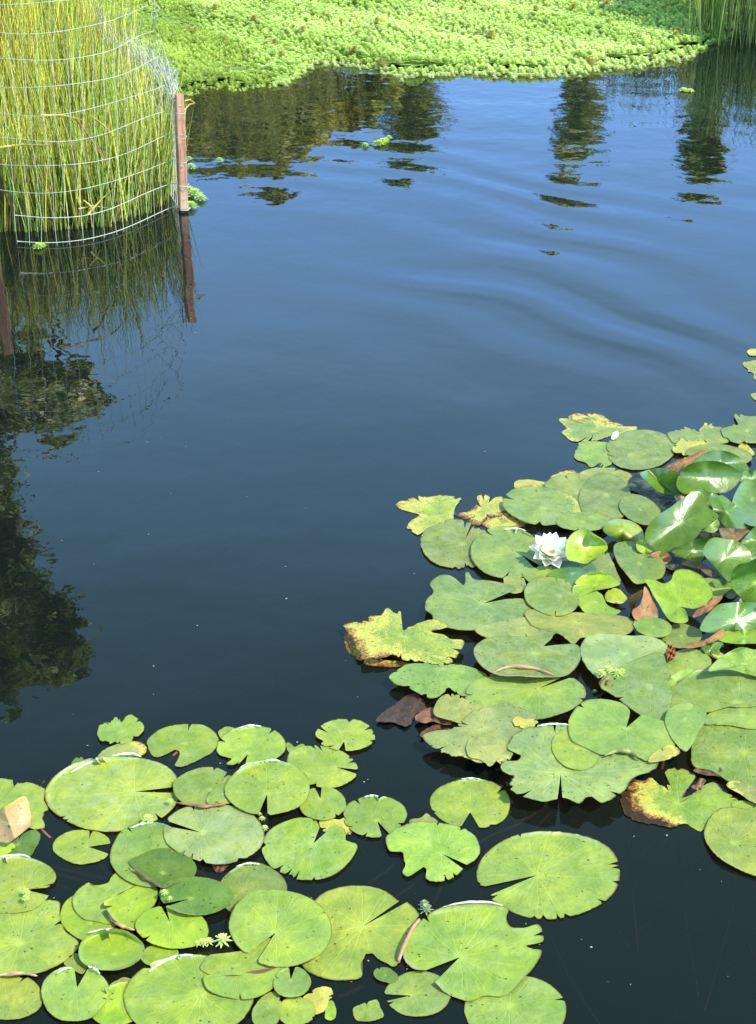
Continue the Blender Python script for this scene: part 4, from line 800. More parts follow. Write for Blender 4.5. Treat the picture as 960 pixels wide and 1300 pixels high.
# parrot feather mat (right, pale rosettes)
MAT = gpoly([(352,108),(372,98),(388,86),(400,80),(440,82),(480,86),(505,97),(540,95),(600,93),(640,95),(680,97),(740,91),(800,84),(850,76),(886,66)]) + [(2.35, 10.6), (2.9, 11.4), (3.3, 12.9), (1.5, 13.3), (-1.8, 13.2), (-1.2, 10.8)]
GRS = gpoly([(228,122),(244,118),(262,109),(300,113),(340,108),(366,103),(385,92)]) + [(-0.75, 10.6), (-1.2, 13.2), (-4.5, 13.2), (-4.6, 11.5), (-3.2, 11.0), (-2.3, 10.3), (-1.55, 9.3)]
def fill(poly, spacing, jitter=0.5):
    xs = [p[0] for p in poly]; ys = [p[1] for p in poly]; out = []
    y = min(ys)
    while y < max(ys):
        x = min(xs)
        while x < max(xs):
            q = (x + rng.uniform(-1, 1) * spacing * jitter, y + rng.uniform(-1, 1) * spacing * jitter)
            if inside(q, poly): out.append(q)
            x += spacing
        y += spacing
    return out
def mat_stuff(name, label, poly, spacing, size, c1, c2, temps, seed, hvar=0.3):
    P_ = fill(poly, spacing, 1.0); pts = []; cols = []; sc = []
    for (x, y) in P_:
        e = 0.02 + lump(x, y)
        if not inside((x, y - 0.13), poly): e = -0.020 + 0.026 * rng.random()
        pts.append((x, y, e)); k = rng.random() ** 1.2; k2 = 0.5 + 0.5 * math.sin(x * 2.3 + 1.7 * math.sin(y * 3.1)); k = 0.6 * k + 0.4 * k2
        f = 0.88 + 0.24 * rng.random()
        cols.append([(c1[i] * (1 - k) + c2[i] * k) * f for i in range(3)]); sc.append(size * (1 + rng.uniform(-hvar, hvar)))
    for q_ in range(int(len(P_) * 0.012)):          # taller shoots and dead straws here and there
        k_ = rng.randrange(len(pts)); sc[k_] *= 1.7; cols[k_] = [0.55, 0.50, 0.16] if rng.random() < .5 else cols[k_]
    for k_ in range(len(poly)):          # the mat thins out in loose shoots at its water's edge
        a_, b_ = poly[k_], poly[(k_ + 1) % len(poly)]
        if a_[1] > 10.5 or b_[1] > 10.5: continue
        for q_ in range(int(math.hypot(a_[0] - b_[0], a_[1] - b_[1]) / 0.012)):
            t_ = rng.random(); pts.append((a_[0] * (1 - t_) + b_[0] * t_ + rng.gauss(0, .02), a_[1] * (1 - t_) + b_[1] * t_ - abs(rng.gauss(0, .05)), -0.018 + 0.012 * rng.random()))
            cols.append([c_ * 0.9 for c_ in c2]); sc.append(size * rng.uniform(.7, 1.1))
    V, F, C = scatter(name, pts, temps, cols, sc, WEED)
    o = mesh_obj(name, V, F, WEED, attrs={'tint': C}, smooth=False); tag(o, label, 'water weed', kind='stuff')
    # thick dark underlayer so that no water shows between the shoots
mat_stuff('parrot_feather_mat', 'mat of pale green feathery rosettes covering the far water', MAT, 0.027, 0.027, (0.62, 0.78, 0.22), (0.92, 0.98, 0.50), TR, 1)
TG = [rosette(4, 5, 1.0, 20 + i) for i in range(5)]
mat_stuff('water_weed_mat', 'mat of fine leafy grass green weed behind the wire cage', GRS, 0.027, 0.023, (0.42, 0.56, 0.09), (0.78, 0.90, 0.26), TG, 2)
# under layer of both mats: tangled stems at the water surface
def underlayer(name, poly, col, label):
    P_ = fill(poly, 0.055); V = []; F = []
    for (x, y) in P_:
        if not inside((x, y - 0.16), poly) or not inside((x + 0.12, y - 0.06), poly) : continue
        i0 = len(V); r = 0.055; z = 0.006 + 0.010 * rng.random() + max(0, lump(x, y)) * 0.6
        a0 = rng.random() * 6
        for k in range(6): V.append((x + r * math.cos(a0 + k * 1.047), y + r * math.sin(a0 + k * 1.047), z + rng.uniform(-.004, .01)))
        F.append(tuple(range(i0, i0 + 6)))
    m = simple_mat(name + '_material', [col, tuple(c * 1.5 for c in col), tuple(c * 0.5 for c in col)], 30, 0.9, 0.01)
    o = mesh_obj(name, V, F, m, smooth=False); tag(o, label, 'water weed', kind='stuff')
underlayer('weed_stems', MAT, (0.30, 0.42, 0.08), 'tangled green stems under the pale feathery mat')
underlayer('weed_roots', GRS, (0.16, 0.25, 0.04), 'tangled dark stems under the grass green weed mat')

def floating_weed(label, spots, size, col, z=0.002, flat=0.55, grp='loose sprigs of feathery weed'):
    V = []; F = []; C = []; off = 0
    for (u, v, s) in spots:
        tv, tf, tt = rosette(4, 8, size * s, int(u * 7 + v), flat)
        p = np.array(at(u, v, z)); V.append(tv + p); F.append(tf + off); off += len(tv); C.append(np.outer(tt, col))
    V = np.vstack(V); o = mesh_obj('floating_weed', V, np.vstack(F), WEED, origin=tuple(at(spots[0][0], spots[0][1], z)), attrs={'tint': np.vstack(C)}, smooth=False)
    tag(o, label, 'water weed', grp)
PALE = (0.60, 0.84, 0.20); PALE2 = (0.78, 0.86, 0.26)
floating_weed('bright sprig of weed at the water line right of the wooden stake', [(243,264,1.0),(236,262,0.8)], 0.038, PALE)
floating_weed('weed sprig reaching right just above the foot of the stake', [(240,246,1.1),(248,250,1.2),(256,254,0.8)], 0.040, PALE)
floating_weed('small weed tuft floating beside the middle of the stake', [(243,214,0.9),(240,203,0.6)], 0.036, PALE)
floating_weed('tiny weed dot floating right of the stake', [(279,205,0.8)], 0.030, PALE)
floating_weed('yellow green weed cluster on the open water below the far mat', [(477,184,0.7),(482,184,0.9),(486,182,0.9),(490,180,0.7),(494,176,0.6)], 0.036, (0.66, 0.82, 0.14))
floating_weed('single weed dot just left of the yellow green cluster on open water', [(464,186,0.8)], 0.030, (0.66, 0.82, 0.14))
floating_weed('pale weed scrap floating near the right bank reeds', [(868,115,0.9),(876,116,0.8)], 0.040, PALE2, flat=0.85)
floating_weed('weed sprig floating under the bottom wire of the cage', [(49,315,1.1),(54,313,0.8)], 0.026, PALE)
floating_weed('pale green weed rosette between the bright round pad and the folded pad', [(283,1196,1.3)], 0.015, PALE2, z=0.006)
floating_weed('string of tiny weed rosettes in the dark gap left of the pale rosette', [(265,1197,1.1),(258,1198,1.1),(251,1199,0.8)], 0.011, PALE2, z=0.006)
floating_weed('weed rosette sitting on the lower rim of the biggest oval pad', [(188,1041,1.2)], 0.012, PALE2, z=0.014)
floating_weed('weed rosette on the right tip of the biggest oval pad', [(216,1018,1.0)], 0.008, PALE2, z=0.012)
floating_weed('pale sprout standing on the lower lobe of the left edge pad', [(34,1133,0.7),(33,1141,0.7)], 0.013, PALE2, z=0.016, flat=0.5)
floating_weed('pale sprout on the dark green oval pad of the left raft', [(209,1134,0.9),(216,1141,0.6)], 0.010, PALE2, z=0.022, flat=0.5)
floating_weed('weed tuft in the notch of the round pad with a pale midrib', [(333,1040,0.9),(336,1052,1.0),(330,1034,0.6)], 0.009, PALE2, z=0.005)
floating_weed('spiky sprout between the star shaped torn pad and the big bitten pad', [(541,1157,1.3),(539,1150,1.0)], 0.012, (0.42, 0.5, 0.25), z=0.004, flat=0.3)
floating_weed('pale green weed sprouting round the brown seed head on the centre right pads', [(763,856,1.0),(772,852,1.1),(784,856,1.1),(790,853,0.7)], 0.014, PALE2, z=0.026, flat=0.5)
floating_weed('weed speck floating in the open water right of the raised leaves', [(755,878,0.7)], 0.010, PALE2, z=0.003)

# ------------------------------------------------------------------ stems under water
def sunk_stem(label, pts, r=0.0035, col=(1, 1, 1)):
    P_ = [Vector(at(u, v, z)) for (u, v, z) in pts]
    Q = crom([tuple(p) for p in P_], False, 6) if len(P_) > 2 else np.array([P_[0], P_[1]])
    mb = MB(); mb.tube([tuple(q) for q in Q], r, 6); o = mb.build('submerged_stem', STEM, origin=tuple(P_[0])); tag(o, label, 'plant stem', 'stems under the water')
sunk_stem('long submerged stem running lower left from the wide pale speckled pad', [(700,1017,-0.006),(665,1043,-0.010),(630,1058,-0.012),(606,1071,-0.015)])
sunk_stem('short submerged stem dropping from the slit of the wide pale speckled pad', [(712,1014,-0.006),(700,1030,-0.012),(680,1052,-0.03)])
sunk_stem('submerged stem below the torn pad with the jagged left edge', [(561,1120,-0.004),(556,1135,-0.007),(549,1149,-0.006)])
sunk_stem('faint submerged stem left of the torn jagged pad', [(512,1090,-0.02),(490,1106,-0.02),(468,1122,-0.03)])
sunk_stem('faint submerged stem above the star shaped torn pad', [(535,1118,-0.025),(515,1130,-0.025),(500,1140,-0.02)])
sunk_stem('thick brown submerged stem crossing the gap above the angular pad', [(68,1102,-0.004),(85,1106,-0.005),(110,1112,-0.006),(138,1117,-0.004)], 0.0045)
sunk_stem('second brown stem just below the thick one in the lower left gap', [(70,1110,-0.006),(88,1115,-0.008),(106,1119,-0.010)], 0.0045)
sunk_stem('third brown stem lowest in the lower left gap', [(66,1122,-0.006),(78,1126,-0.008),(92,1131,-0.010)], 0.004)
sunk_stem('short upright stem under the small oval pad', [(99,1098,-0.004),(100,1104,-0.006),(101,1111,-0.005)], 0.003)
sunk_stem('slanting stem right of the small oval pad', [(124,1094,-0.004),(131,1104,-0.006),(137,1112,-0.005)], 0.004)
sunk_stem('reddish stem between the ragged left edge pad and the small oval pad', [(52,1053,-0.003),(60,1061,-0.003),(69,1069,-0.004)], 0.004)
sunk_stem('stem showing in the notch of the half heart shaped pad', [(225,956,-0.003),(219,962,-0.004),(213,969,-0.004)], 0.0045)
sunk_stem('stem in the gap left of the torn tip pad', [(331,1040,-0.004),(340,1052,-0.006),(344,1062,-0.01)], 0.003)
sunk_stem('stem at the bottom between the folded pad and the yellow leaf', [(462,1252,-0.006),(440,1262,-0.01),(428,1266,-0.01)], 0.004)
sunk_stem('thin stem fragments under the dusty pale pad', [(247,1103,-0.003),(256,1108,-0.004),(262,1114,-0.006)], 0.003)
mb = MB(); Q = crom([at(532,1168,0.004), at(524,1178,0.012), at(515,1196,0.016), at(508,1214,0.010), at(506,1221,0.002)], False, 6)
mb.tube([tuple(q) for q in Q], 0.0032, 6, col=(1, 1, 1)); o = mb.build('arching_stem', simple_mat('pink_stem', [(0.55, 0.22, 0.14), (0.62, 0.34, 0.2), (0.4, 0.15, 0.08)], 30, 0.4, 0.001), origin=tuple(at(532,1168,0.004))); tag(o, 'pink arching stem between the star shaped torn pad and the big bitten pad', 'plant stem')

# ------------------------------------------------------------------ wooden stakes
def stake(label, base, top, wpx, D=None, rot=0.35):
    b = Vector(base); t = Vector(top); ax = (t - b).normalized(); h = wpx / 2
    x = Vector((math.cos(rot), math.sin(rot), 0)); y = ax.cross(x).normalized(); x = y.cross(ax).normalized()
    b = b - ax * 0.5; Lh = (t - b).length; V = []; F = []; n = 16; rg = np.random.default_rng(5)
    prof = [(-1, -.82), (-.82, -1), (.82, -1), (1, -.82), (1, .82), (.82, 1), (-.82, 1), (-1, .82)]
    for i in range(n + 1):
        s = i / n; k = 0.90 if i == n else 1.0
        for (px_, py_) in prof: V.append(tuple(b + ax * (s * Lh + (0.002 if i == n else 0)) + x * (px_ * h * k * (1 + rg.normal(0, .02))) + y * (py_ * h * k * (1 + rg.normal(0, .02)))))
    for i in range(n):
        for k in range(8): F.append((i * 8 + k, i * 8 + (k + 1) % 8, (i + 1) * 8 + (k + 1) % 8, (i + 1) * 8 + k))
    F.append(tuple(n * 8 + k for k in range(8))); F.append(tuple(reversed(range(8))))
    root = empty('wooden_stake', base); tag(root, label, 'stake')
    mesh_obj('post', V, F, WOOD, root, smooth=False)
    mb = MB()
    for s in (0.06, 0.2, 0.33, 0.45):
        c = b + ax * (0.5 + s * 1.0) - y * (h + 0.001)
        mb.tube([c + x * (-0.006), c - y * 0.003, c + x * 0.006], 0.0012, 5)
    mb.build('staple', WIRE, root)
SB = at(233, 269); ST = (SB[0] + 0.008, SB[1] + 0.012, 0.490)
stake('weathered reddish brown stake at the right corner of the wire cage', SB, ST, 0.036)
sb2 = (-1.54, 6.24, 0)
stake('second wooden stake of the wire cage, seen only as a reflection at the left edge', sb2, (-1.532, 6.24, 0.47), 0.036, rot=0.1)

# ------------------------------------------------------------------ wire cage
FR = [at(*p) for p in [(22,310),(60,312),(100,309),(133,302),(160,293),(187,281),(210,270),(224,264)]]
def smooth_curve(pts, n):
    C_ = crom(pts, False, 10); d = np.r_[0, np.cumsum(np.linalg.norm(C_[1:] - C_[:-1], axis=1))]; s = np.linspace(0, d[-1], n)
    return np.c_[np.interp(s, d, C_[:, 0]), np.interp(s, d, C_[:, 1]), np.interp(s, d, C_[:, 2])], d[-1]
def wire_cage():
    root = empty('wire_fence', FR[-1]); tag(root, 'galvanised wire mesh fence bent round the reed clump and tied to the stake', 'fence')
    front, Ln = smooth_curve(FR, 2); nv = int(Ln / 0.0508) + 1; front, _ = smooth_curve(FR, nv)
    # leading part of the fence continues out of frame on the left above its cut lower corner
    lead = [(-1.66, 6.30, 0), (-1.58, 6.27, 0), (-1.51, 6.24, 0)]
    ROW = 0.1016; rows = 9
    def lean(i, n, z):
        s = i / (n - 1); bow = 0.016 * math.sin(s * 7 + z * 5) * min(1, z * 3)
        back = 0.0
        if z > 0.45: back = (z - 0.45)
        k = max(0.0, (s - 0.55) / 0.45)
        return Vector((-0.10 * back * k * 2.0 + bow * 0.4, 0.25 * back * (0.3 + k) + bow, 0))
    def P(i, z):
        n = len(front); p = Vector(front[i]) + lean(i, n, z) + Vector((0, 0, z))
        s = i / (n - 1)
        if s > 0.9 and z < 0.5: p += Vector((0.0, -0.010 * (s - 0.9) * 10, 0))
        return p
    rg = random.Random(3)
    mb = MB(); n = len(front)
    for r_ in range(rows + 1):
        z = 0.012 + r_ * ROW
        pts = [P(i, z + 0.005 * math.sin(i * 0.5 + r_ * 2) * min(1, r_)) for i in range(n)]
        if r_ >= 2: pts = [Vector(q) + Vector((0, 0, z)) for q in lead] + pts
        end = Vector(SB) + Vector((0.022 + 0.008 * z / 0.47, -0.024, z + 0.002))
        if z < 0.48: pts.append(end - Vector((0.03, 0, 0))); pts.append(end); pts.append(end + Vector((0.004, 0.03, 0.004)))
        mb.tube(pts, 0.0017 if r_ < 2 else 0.0012, 5)
    for i in range(n):
        zt = 0.86 + 0.02 * math.sin(i * 1.7); s = i / (n - 1)
        if s > 0.86: zt = 0.60 + 0.25 * rg.random()
        pts = [P(i, z) + Vector((rg.uniform(-.005, .005), 0, 0)) for z in (-0.09 if i not in (0,) else 0.0, 0.0, 0.1, 0.2, 0.3, 0.4, 0.5, 0.6, 0.7, zt)]
        mb.tube(pts, 0.0010, 5)
    for (x, y, z) in lead: mb.tube([Vector((x, y, 0.19)), Vector((x, y, 0.5)), Vector((x, y + 0.02, 0.86))], 0.0013, 5)
    mb.build('front_mesh', WIRE, root)
    # right-hand panel running back from the stake, its top edge crumpled into a roll
    mb = MB(); A = Vector(SB) + Vector((-0.02, 0.03, 0)); B = Vector((-1.66, 8.9, 0)); m = int((B - A).length / 0.0508)
    def Q(i, z):
        s = i / m; p = A.lerp(B, s) + Vector((0.05 * math.sin(s * math.pi), 0, z))
        tilt = (z / 0.5) * 0.05 * math.sin(s * 9); return p + Vector((tilt, tilt * 0.5, 0))
    for r_ in range(6):
        z = 0.004 + r_ * ROW
        mb.tube([Q(i, z + 0.01 * math.sin(i * 1.3 + r_) * (r_ / 5)) for i in range(m + 1)], 0.0013, 4)
    for i in range(m + 1): mb.tube([Q(i, z) for z in (0.0, 0.17, 0.34, 0.51)], 0.0013, 4)
    mb.build('side_mesh', WIRE, root)
    mb = MB()
    for q in range(5):
        pts = []
        for i in range(m * 2 + 1):
            s = i / (m * 2); base = Q(s * m, 0.47 + 0.022 * q * (0.6 + 0.4 * math.sin(s * 5 + q)))
            a = i * 0.9 + q * 1.7; base += Vector((0.018 * math.cos(a * 0.7 + q) * (q > 0), 0.02 * math.sin(a * 0.5), 0.012 * math.sin(a)))
            pts.append(base)
        mb.tube(pts, 0.0013, 4)
    for i in range(m * 2):
        s = (i + 0.3) / (m * 2); b = Q(s * m, 0.45); a = i * 1.9
        mb.tube([b, b + Vector((0.025 * math.cos(a), 0.03, 0.06)), b + Vector((0.03 * math.cos(a + 1), 0.03 * math.sin(a), 0.11))], 0.0012, 4)
    mb.build('crumpled_edge', WIRE, root)
    # loose flap of mesh standing above the stake
    mb = MB(); F0 = Vector(SB) + Vector((-0.01, 0.02, 0.50)); T = Vector(at(214, 38, 0.74)); T = F0 + Vector((-0.07, 0.04, 0.28))
    T2 = F0 + Vector((-0.24, 0.28, 0.20))
    for k in range(6):
        s = k / 5; a = F0 + Vector((-0.05 * s, 0.06 * s, -0.02)); b = T.lerp(T2, s) + Vector((0, 0, -0.05 * math.sin(s * 3)))
        mb.tube([a, a.lerp(b, .5) + Vector((0.008, 0, 0)), b], 0.0013, 4)
    for k in range(1, 4):
        s = k / 3; a0 = F0.lerp(T, s); b0 = (F0 + Vector((-0.05, 0.06, -0.02))).lerp(T2, s)
        mb.tube([a0 + Vector((0.01, 0, 0)), a0.lerp(b0, 0.5) + Vector((0, 0, -0.012)), b0], 0.0013, 4)
    # curled wire ends
    for (dx, dz, rr) in ((0.0, 0.02, 0.012), (0.012, 0.045, 0.010), (-0.006, 0.07, 0.011)):
        c = T + Vector((dx, 0, dz)); mb.tube([c + Vector((rr * math.cos(a), 0.3 * rr * math.sin(a), rr * math.sin(a))) for a in [x * 0.6 for x in range(12)]], 0.0013, 4)
    mb.tube([T, T + Vector((0.0, 0, 0.02))], 0.0013, 4)
    mb.build('loose_flap', WIRE, root)
wire_cage()

# ------------------------------------------------------------------ reeds
def reed_mesh(specs):
    V = []; F = []; C = []
    n = len(specs); K = 6
    VV = np.zeros((n, K, 3, 3)); CC = np.zeros((n, K, 3, 3))
    for i, (x, y, h, lx, ly, r, col, bend) in enumerate(specs):
        a0 = rng.random() * 6
        for k in range(K):
            s = k / (K - 1); bx = lx * s + bend[0] * s * s * h; by = ly * s + bend[1] * s * s * h
            cx, cy, cz = x + bx, y + by, -0.05 + (h + 0.05) * s * (1 - 0.25 * (bend[0] ** 2 + bend[1] ** 2) * s)
            rr = r * (1 - 0.85 * s ** 1.6)
            for q in range(3):
                a = a0 + q * 2.094; VV[i, k, q] = (cx + rr * math.cos(a), cy + rr * math.sin(a), cz)
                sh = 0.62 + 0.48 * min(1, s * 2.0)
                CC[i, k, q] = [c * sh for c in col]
    base = (np.arange(n) * K * 3)[:, None]
    fs = []
    for k in range(K - 1):
        for q in range(3):
            a = k * 3 + q; b = k * 3 + (q + 1) % 3; fs.append((a, b, b + 3, a + 3))
    fs = np.array(fs); F = (base[:, :, None] + fs[None]).reshape(-1, 4)
    return VV.reshape(-1, 3), F, CC.reshape(-1, 3)
def rcol(x=-1.2, y=6.5):
    k = rng.random(); ky = 0.38 + 0.25 * min(1, max(0, y - 6.5)) + 0.12 * min(1, max(-1, -1.25 - x)) + 0.12 * math.sin(x * 9 + y * 4)
    if k < ky: c = (0.92, 0.84, 0.12)
    elif k < 0.80: c = (0.46, 0.66, 0.10)
    elif k < 0.90: c = (0.85, 0.78, 0.18)
    elif k < 0.97: c = (0.10, 0.20, 0.025)
    else: c = (0.35, 0.20, 0.07)
    f = rng.uniform(0.35, 1.25); return tuple(x * f for x in c)
def reed_clump():
    front = [(-2.7, 6.75), (-2.0, 6.42), (-1.60, 6.38), (-1.42, 6.36), (-1.15, 6.42), (-0.98, 6.62), (-0.90, 6.90), (-1.02, 7.5), (-1.30, 8.2), (-1.72, 9.1), (-2.3, 9.9), (-3.4, 9.6), (-3.3, 7.4)]
    specs = []; cnt = 0
    while cnt < 6800:
        x = rng.uniform(-3.3, -0.85); y = rng.uniform(6.36, 9.9)
        if not inside((x, y), front): continue
        right = x - (-0.90 - 0.38 * max(0, y - 6.9))      # negative inside
        hm = 0.385 * y - 2.0 + 0.05
        hm = min(hm, 0.50 + 0.55 * max(0, -right)**0.8 + 0.22 * max(0, y - 7)) if right > -1 else hm
        hm = min(max(hm, 0.36), 1.35)
        h = hm * rng.uniform(0.62, 1.06)
        if rng.random() < 0.02: h *= 1.15
        near = rng.random() < 0.07; f = 1.6 if near and x < -1.15 else 1
        specs.append((x, y, h, rng.gauss(-0.02, 0.11) * h * f, rng.gauss(0, 0.10) * h * f, rng.uniform(0.0018, 0.0042), rcol(x, y), (rng.gauss(0, 0.09), rng.gauss(0, 0.09)))); cnt += 1
    # a dense front rank
    for k in range(650):
        s = rng.random(); i = s * 5; a = int(i); fr_ = i - a
        P0, P1 = front[1 + a], front[2 + a]; x = P0[0] * (1 - fr_) + P1[0] * fr_; y = P0[1] * (1 - fr_) + P1[1] * fr_
        h = rng.uniform(0.30, 0.50)
        specs.append((x + rng.gauss(0, .02), y + abs(rng.gauss(0, .08)), h, rng.gauss(0, .05), rng.gauss(0, .03), rng.uniform(0.0024, 0.004), rcol(), (rng.gauss(0, .1), rng.gauss(0, .06))))
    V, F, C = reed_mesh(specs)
    root = empty('reed_clump', (-1.7, 7.4, 0)); tag(root, 'dense clump of tall yellow green reeds inside the wire fence', 'reeds')
    o = mesh_obj('stems', V, F, REED, root, attrs={'tint': C}, smooth=False); o['kind'] = 'stuff'
    def dry(p0, p1, colr, r=0.004):
        mb = MB(); a, b = Vector(p0), Vector(p1); mb.tube([a, a.lerp(b, .5) + Vector((0, 0, .01)), b], [r, r, r * .5], 5, col=colr); mb.build('broken_stem', REED, root)
    st = (0.75, 0.62, 0.12)
    def w3(u, v, D): d = ray(u, v); k = D / d[1]; return (d[0] * k, D, CAM_H + d[2] * k)
    dry(w3(-6, 188, 6.38), w3(66, 185, 6.38), st, .006); dry(w3(52, 146, 6.36), w3(108, 153, 6.36), st)
    dry(w3(100, 265, 6.36), w3(137, 264, 6.38), (0.6, 0.5, 0.2)); dry(w3(106, 254, 6.36), w3(122, 272, 6.36), st)
    dry(w3(112, 272, 6.36), w3(150, 236, 6.38), st); dry(w3(95, 150, 6.4), w3(128, 196, 6.4), (0.4, 0.22, 0.1)); dry(w3(120, 150, 6.4), w3(146, 176, 6.4), (0.65, 0.45, 0.1))
    dry(w3(128, 186, 6.4), w3(136, 210, 6.4), (0.4, 0.22, 0.1)); dry(w3(235, 128, 6.8), w3(248, 131, 6.8), st, .004); dry(w3(248, 131, 6.8), w3(234, 140, 6.78), st, .004)
    for (u, v, du) in ((150, 20, 2), (146, 60, 3), (108, 60, -4), (125, 110, 6), (176, 130, 10), (92, 8, 4)):
        dry(w3(u, v + 90, 6.9), w3(u + du, v, 6.9), (0.62, 0.62, 0.12), .004)
reed_clump()

def reed_bed(name, label, poly, n, hfun, cols, rad=(0.003, 0.006), leanx=0.05):
    xs = [p[0] for p in poly]; ys = [p[1] for p in poly]; sp = []
    while len(sp) < n:
        x, y = rng.uniform(min(xs), max(xs)), rng.uniform(min(ys), max(ys))
        if not inside((x, y), poly): continue
        h = hfun(x, y) * rng.uniform(0.6, 1.05); c = cols[int(rng.random() * len(cols))]; f = rng.uniform(.7, 1.15)
        sp.append((x, y, h, rng.gauss(0, leanx) * h * 2, rng.gauss(0, leanx) * h * 2, rng.uniform(*rad), tuple(q * f for q in c), (rng.gauss(0, .07), rng.gauss(0, .07))))
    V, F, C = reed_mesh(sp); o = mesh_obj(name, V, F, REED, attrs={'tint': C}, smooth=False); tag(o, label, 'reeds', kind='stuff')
GC = [(0.36, 0.50, 0.07), (0.56, 0.62, 0.12), (0.80, 0.76, 0.22), (0.10, 0.17, 0.03), (0.17, 0.28, 0.05)]
OC = [(0.55, 0.50, 0.10), (0.70, 0.60, 0.15), (0.34, 0.38, 0.08), (0.8, 0.66, 0.2), (0.2, 0.24, 0.06)]
reed_bed('bank_reeds', 'green reeds standing in the water at the top right corner', [(1.92, 10.25), (2.3, 10.0), (3.6, 9.7), (4.0, 10.8), (3.4, 12.4), (2.5, 12.2), (2.15, 11.0)], 1900, lambda x, y: 0.60 + 0.20 * (y - 10), GC, (0.0025, 0.005))
reed_bed('far_bank_reeds', 'reeds on the far bank behind the pale weed mat', [(1.75, 12.6), (4.8, 11.9), (5.5, 13.4), (1.95, 13.9)], 4500, lambda x, y: 1.05, GC + OC, (0.004, 0.007))
reed_bed('left_bank_reeds', 'olive reeds on the far bank behind the grass green weed', [(-5.5, 13.3), (-0.22, 13.3), (-0.12, 14.3), (-5.5, 14.6)], 5200, lambda x, y: (1.62 if x < -0.95 else 1.32 - 0.5 * max(0, x + 0.35)) + 0.10 * math.sin(x * 5), OC, (0.004, 0.008))

# ------------------------------------------------------------------ trees
def brighten(cols, k): return [tuple(c * k for c in q) for q in cols]
def tree(name, label, blobs, leaf, count, cols, root_xy, trunk_r, seed, cat='tree', limbs=True, zs=1.0, group=None):
    rg = np.random.default_rng(seed)
    base = Vector((root_xy[0], root_xy[1], 0.1)); root = empty(name, base); tag(root, label, cat, group)
    vol = np.array([b[3] ** 2 for b in blobs]); vol = vol / vol.sum()
    ncl = max(20, count // 26)
    V = np.zeros((ncl * 26, 4, 3)); C = np.zeros((ncl * 26, 4, 3)); i = 0
    for c in range(ncl):
        b = blobs[rg.choice(len(blobs), p=vol)]
        d = rg.normal(0, 1, 3); d /= np.linalg.norm(d); rr = b[3] * rg.random() ** 0.45
        cc = np.array(b[:3]) + d * rr * np.array([1, 1, zs]); cr = b[3] * rg.uniform(0.10, 0.26); tone = rg.uniform(0.45, 1.25)
        colr = np.array(cols[rg.integers(len(cols))]) * tone
        for k in range(26):
            p = cc + rg.normal(0, cr, 3) * np.array([1, 1, .8]); a = rg.normal(0, 1, 3); a /= np.linalg.norm(a); bb = np.cross(a, rg.normal(0, 1, 3)); bb /= np.linalg.norm(bb)
            l = leaf * rg.uniform(.6, 1.4); ww = l * 0.42
            V[i, 0] = p - a * l; V[i, 1] = p - bb * ww; V[i, 2] = p + a * l; V[i, 3] = p + bb * ww; C[i, :] = colr * rg.uniform(.8, 1.2); i += 1
    F = np.arange(ncl * 26 * 4).reshape(-1, 4)
    mesh_obj('crown', V.reshape(-1, 3), F, FOLI, root, attrs={'tint': C.reshape(-1, 3)}, smooth=False)
    top = max(blobs, key=lambda b: b[2]); mb = MB()
    P_ = [base - Vector((0, 0, 0.4)), base]; 
    for s in (0.2, 0.4, 0.6, 0.8, 1.0):
        q = base.lerp(Vector(top[:3]), s); P_.append(q + Vector((rg.normal(0, .06), rg.normal(0, .06), 0)) * trunk_r * 6)
    mb.tube(P_, [trunk_r * 1.3, trunk_r * 1.1, trunk_r, trunk_r * .85, trunk_r * .65, trunk_r * .4, trunk_r * .12], 8); mb.build('trunk', BARK, root)
    if limbs:
        for b in blobs:
            s = min(0.85, max(0.1, (b[2] - base.z) / (top[2] - base.z) * 0.7)); q = base.lerp(Vector(top[:3]), s); e = Vector(b[:3])
            mb = MB(); md = q.lerp(e, .5) + Vector((0, 0, -0.1 * (e - q).length)); mb.tube([q, md, e], [trunk_r * .4, trunk_r * .25, trunk_r * .06], 6); mb.build('limb', BARK, root)
def mb_blobs(px, D, depth=0.35):
    out = []
    for i, (u, v, r) in enumerate(px):
        x, y, z, k = mirrored(u, v, D + ((i * 37) % 7 - 3) * depth); out.append((x, y, z, r * k / FPX))
    return out
DG = [(0.24, 0.27, 0.06), (0.14, 0.19, 0.05), (0.34, 0.34, 0.09), (0.46, 0.42, 0.18), (0.09, 0.12, 0.04)]
EG = [(0.34, 0.38, 0.11), (0.20, 0.24, 0.07), (0.46, 0.44, 0.18), (0.12, 0.15, 0.05), (0.62, 0.54, 0.34)]
big = mb_blobs([(-40,560,48),(-25,620,42),(-30,680,55),(0,700,40),(15,745,42),(35,775,38),(60,800,38),(80,822,34),(100,832,20),(20,820,55),(-40,800,80),(0,855,38),(60,845,25),(-70,730,90),(-20,590,30)], 16)
tree('broadleaf_tree', 'tall broad dark tree on the far bank, mirrored along the left edge of the pond', big, 0.055, 42000, brighten(DG, 2.0), (-5.0, 16.0), 0.22, 1)
low = mb_blobs([(60,495,38),(95,500,30),(25,480,40),(75,530,26),(40,455,28),(112,500,20),(10,515,34),(60,548,14),(-20,470,45),(98,470,18)], 14.5)
tree('broadleaf_tree', 'lower drooping tree in front of the tall one, mirrored below the caged reeds', low, 0.045, 15000, brighten(EG, 1.7), (-3.9, 14.6), 0.12, 2)
def conifer(label, px, D, seed, cols=DG, cnt=7000):
    bl = mb_blobs(px, D, 0.05); x = bl[0][0]
    tree('slender_tree', label, bl, 0.06, cnt, brighten(cols, 1.7), (x, D), 0.12, seed, limbs=False, group='slender trees on the far bank')
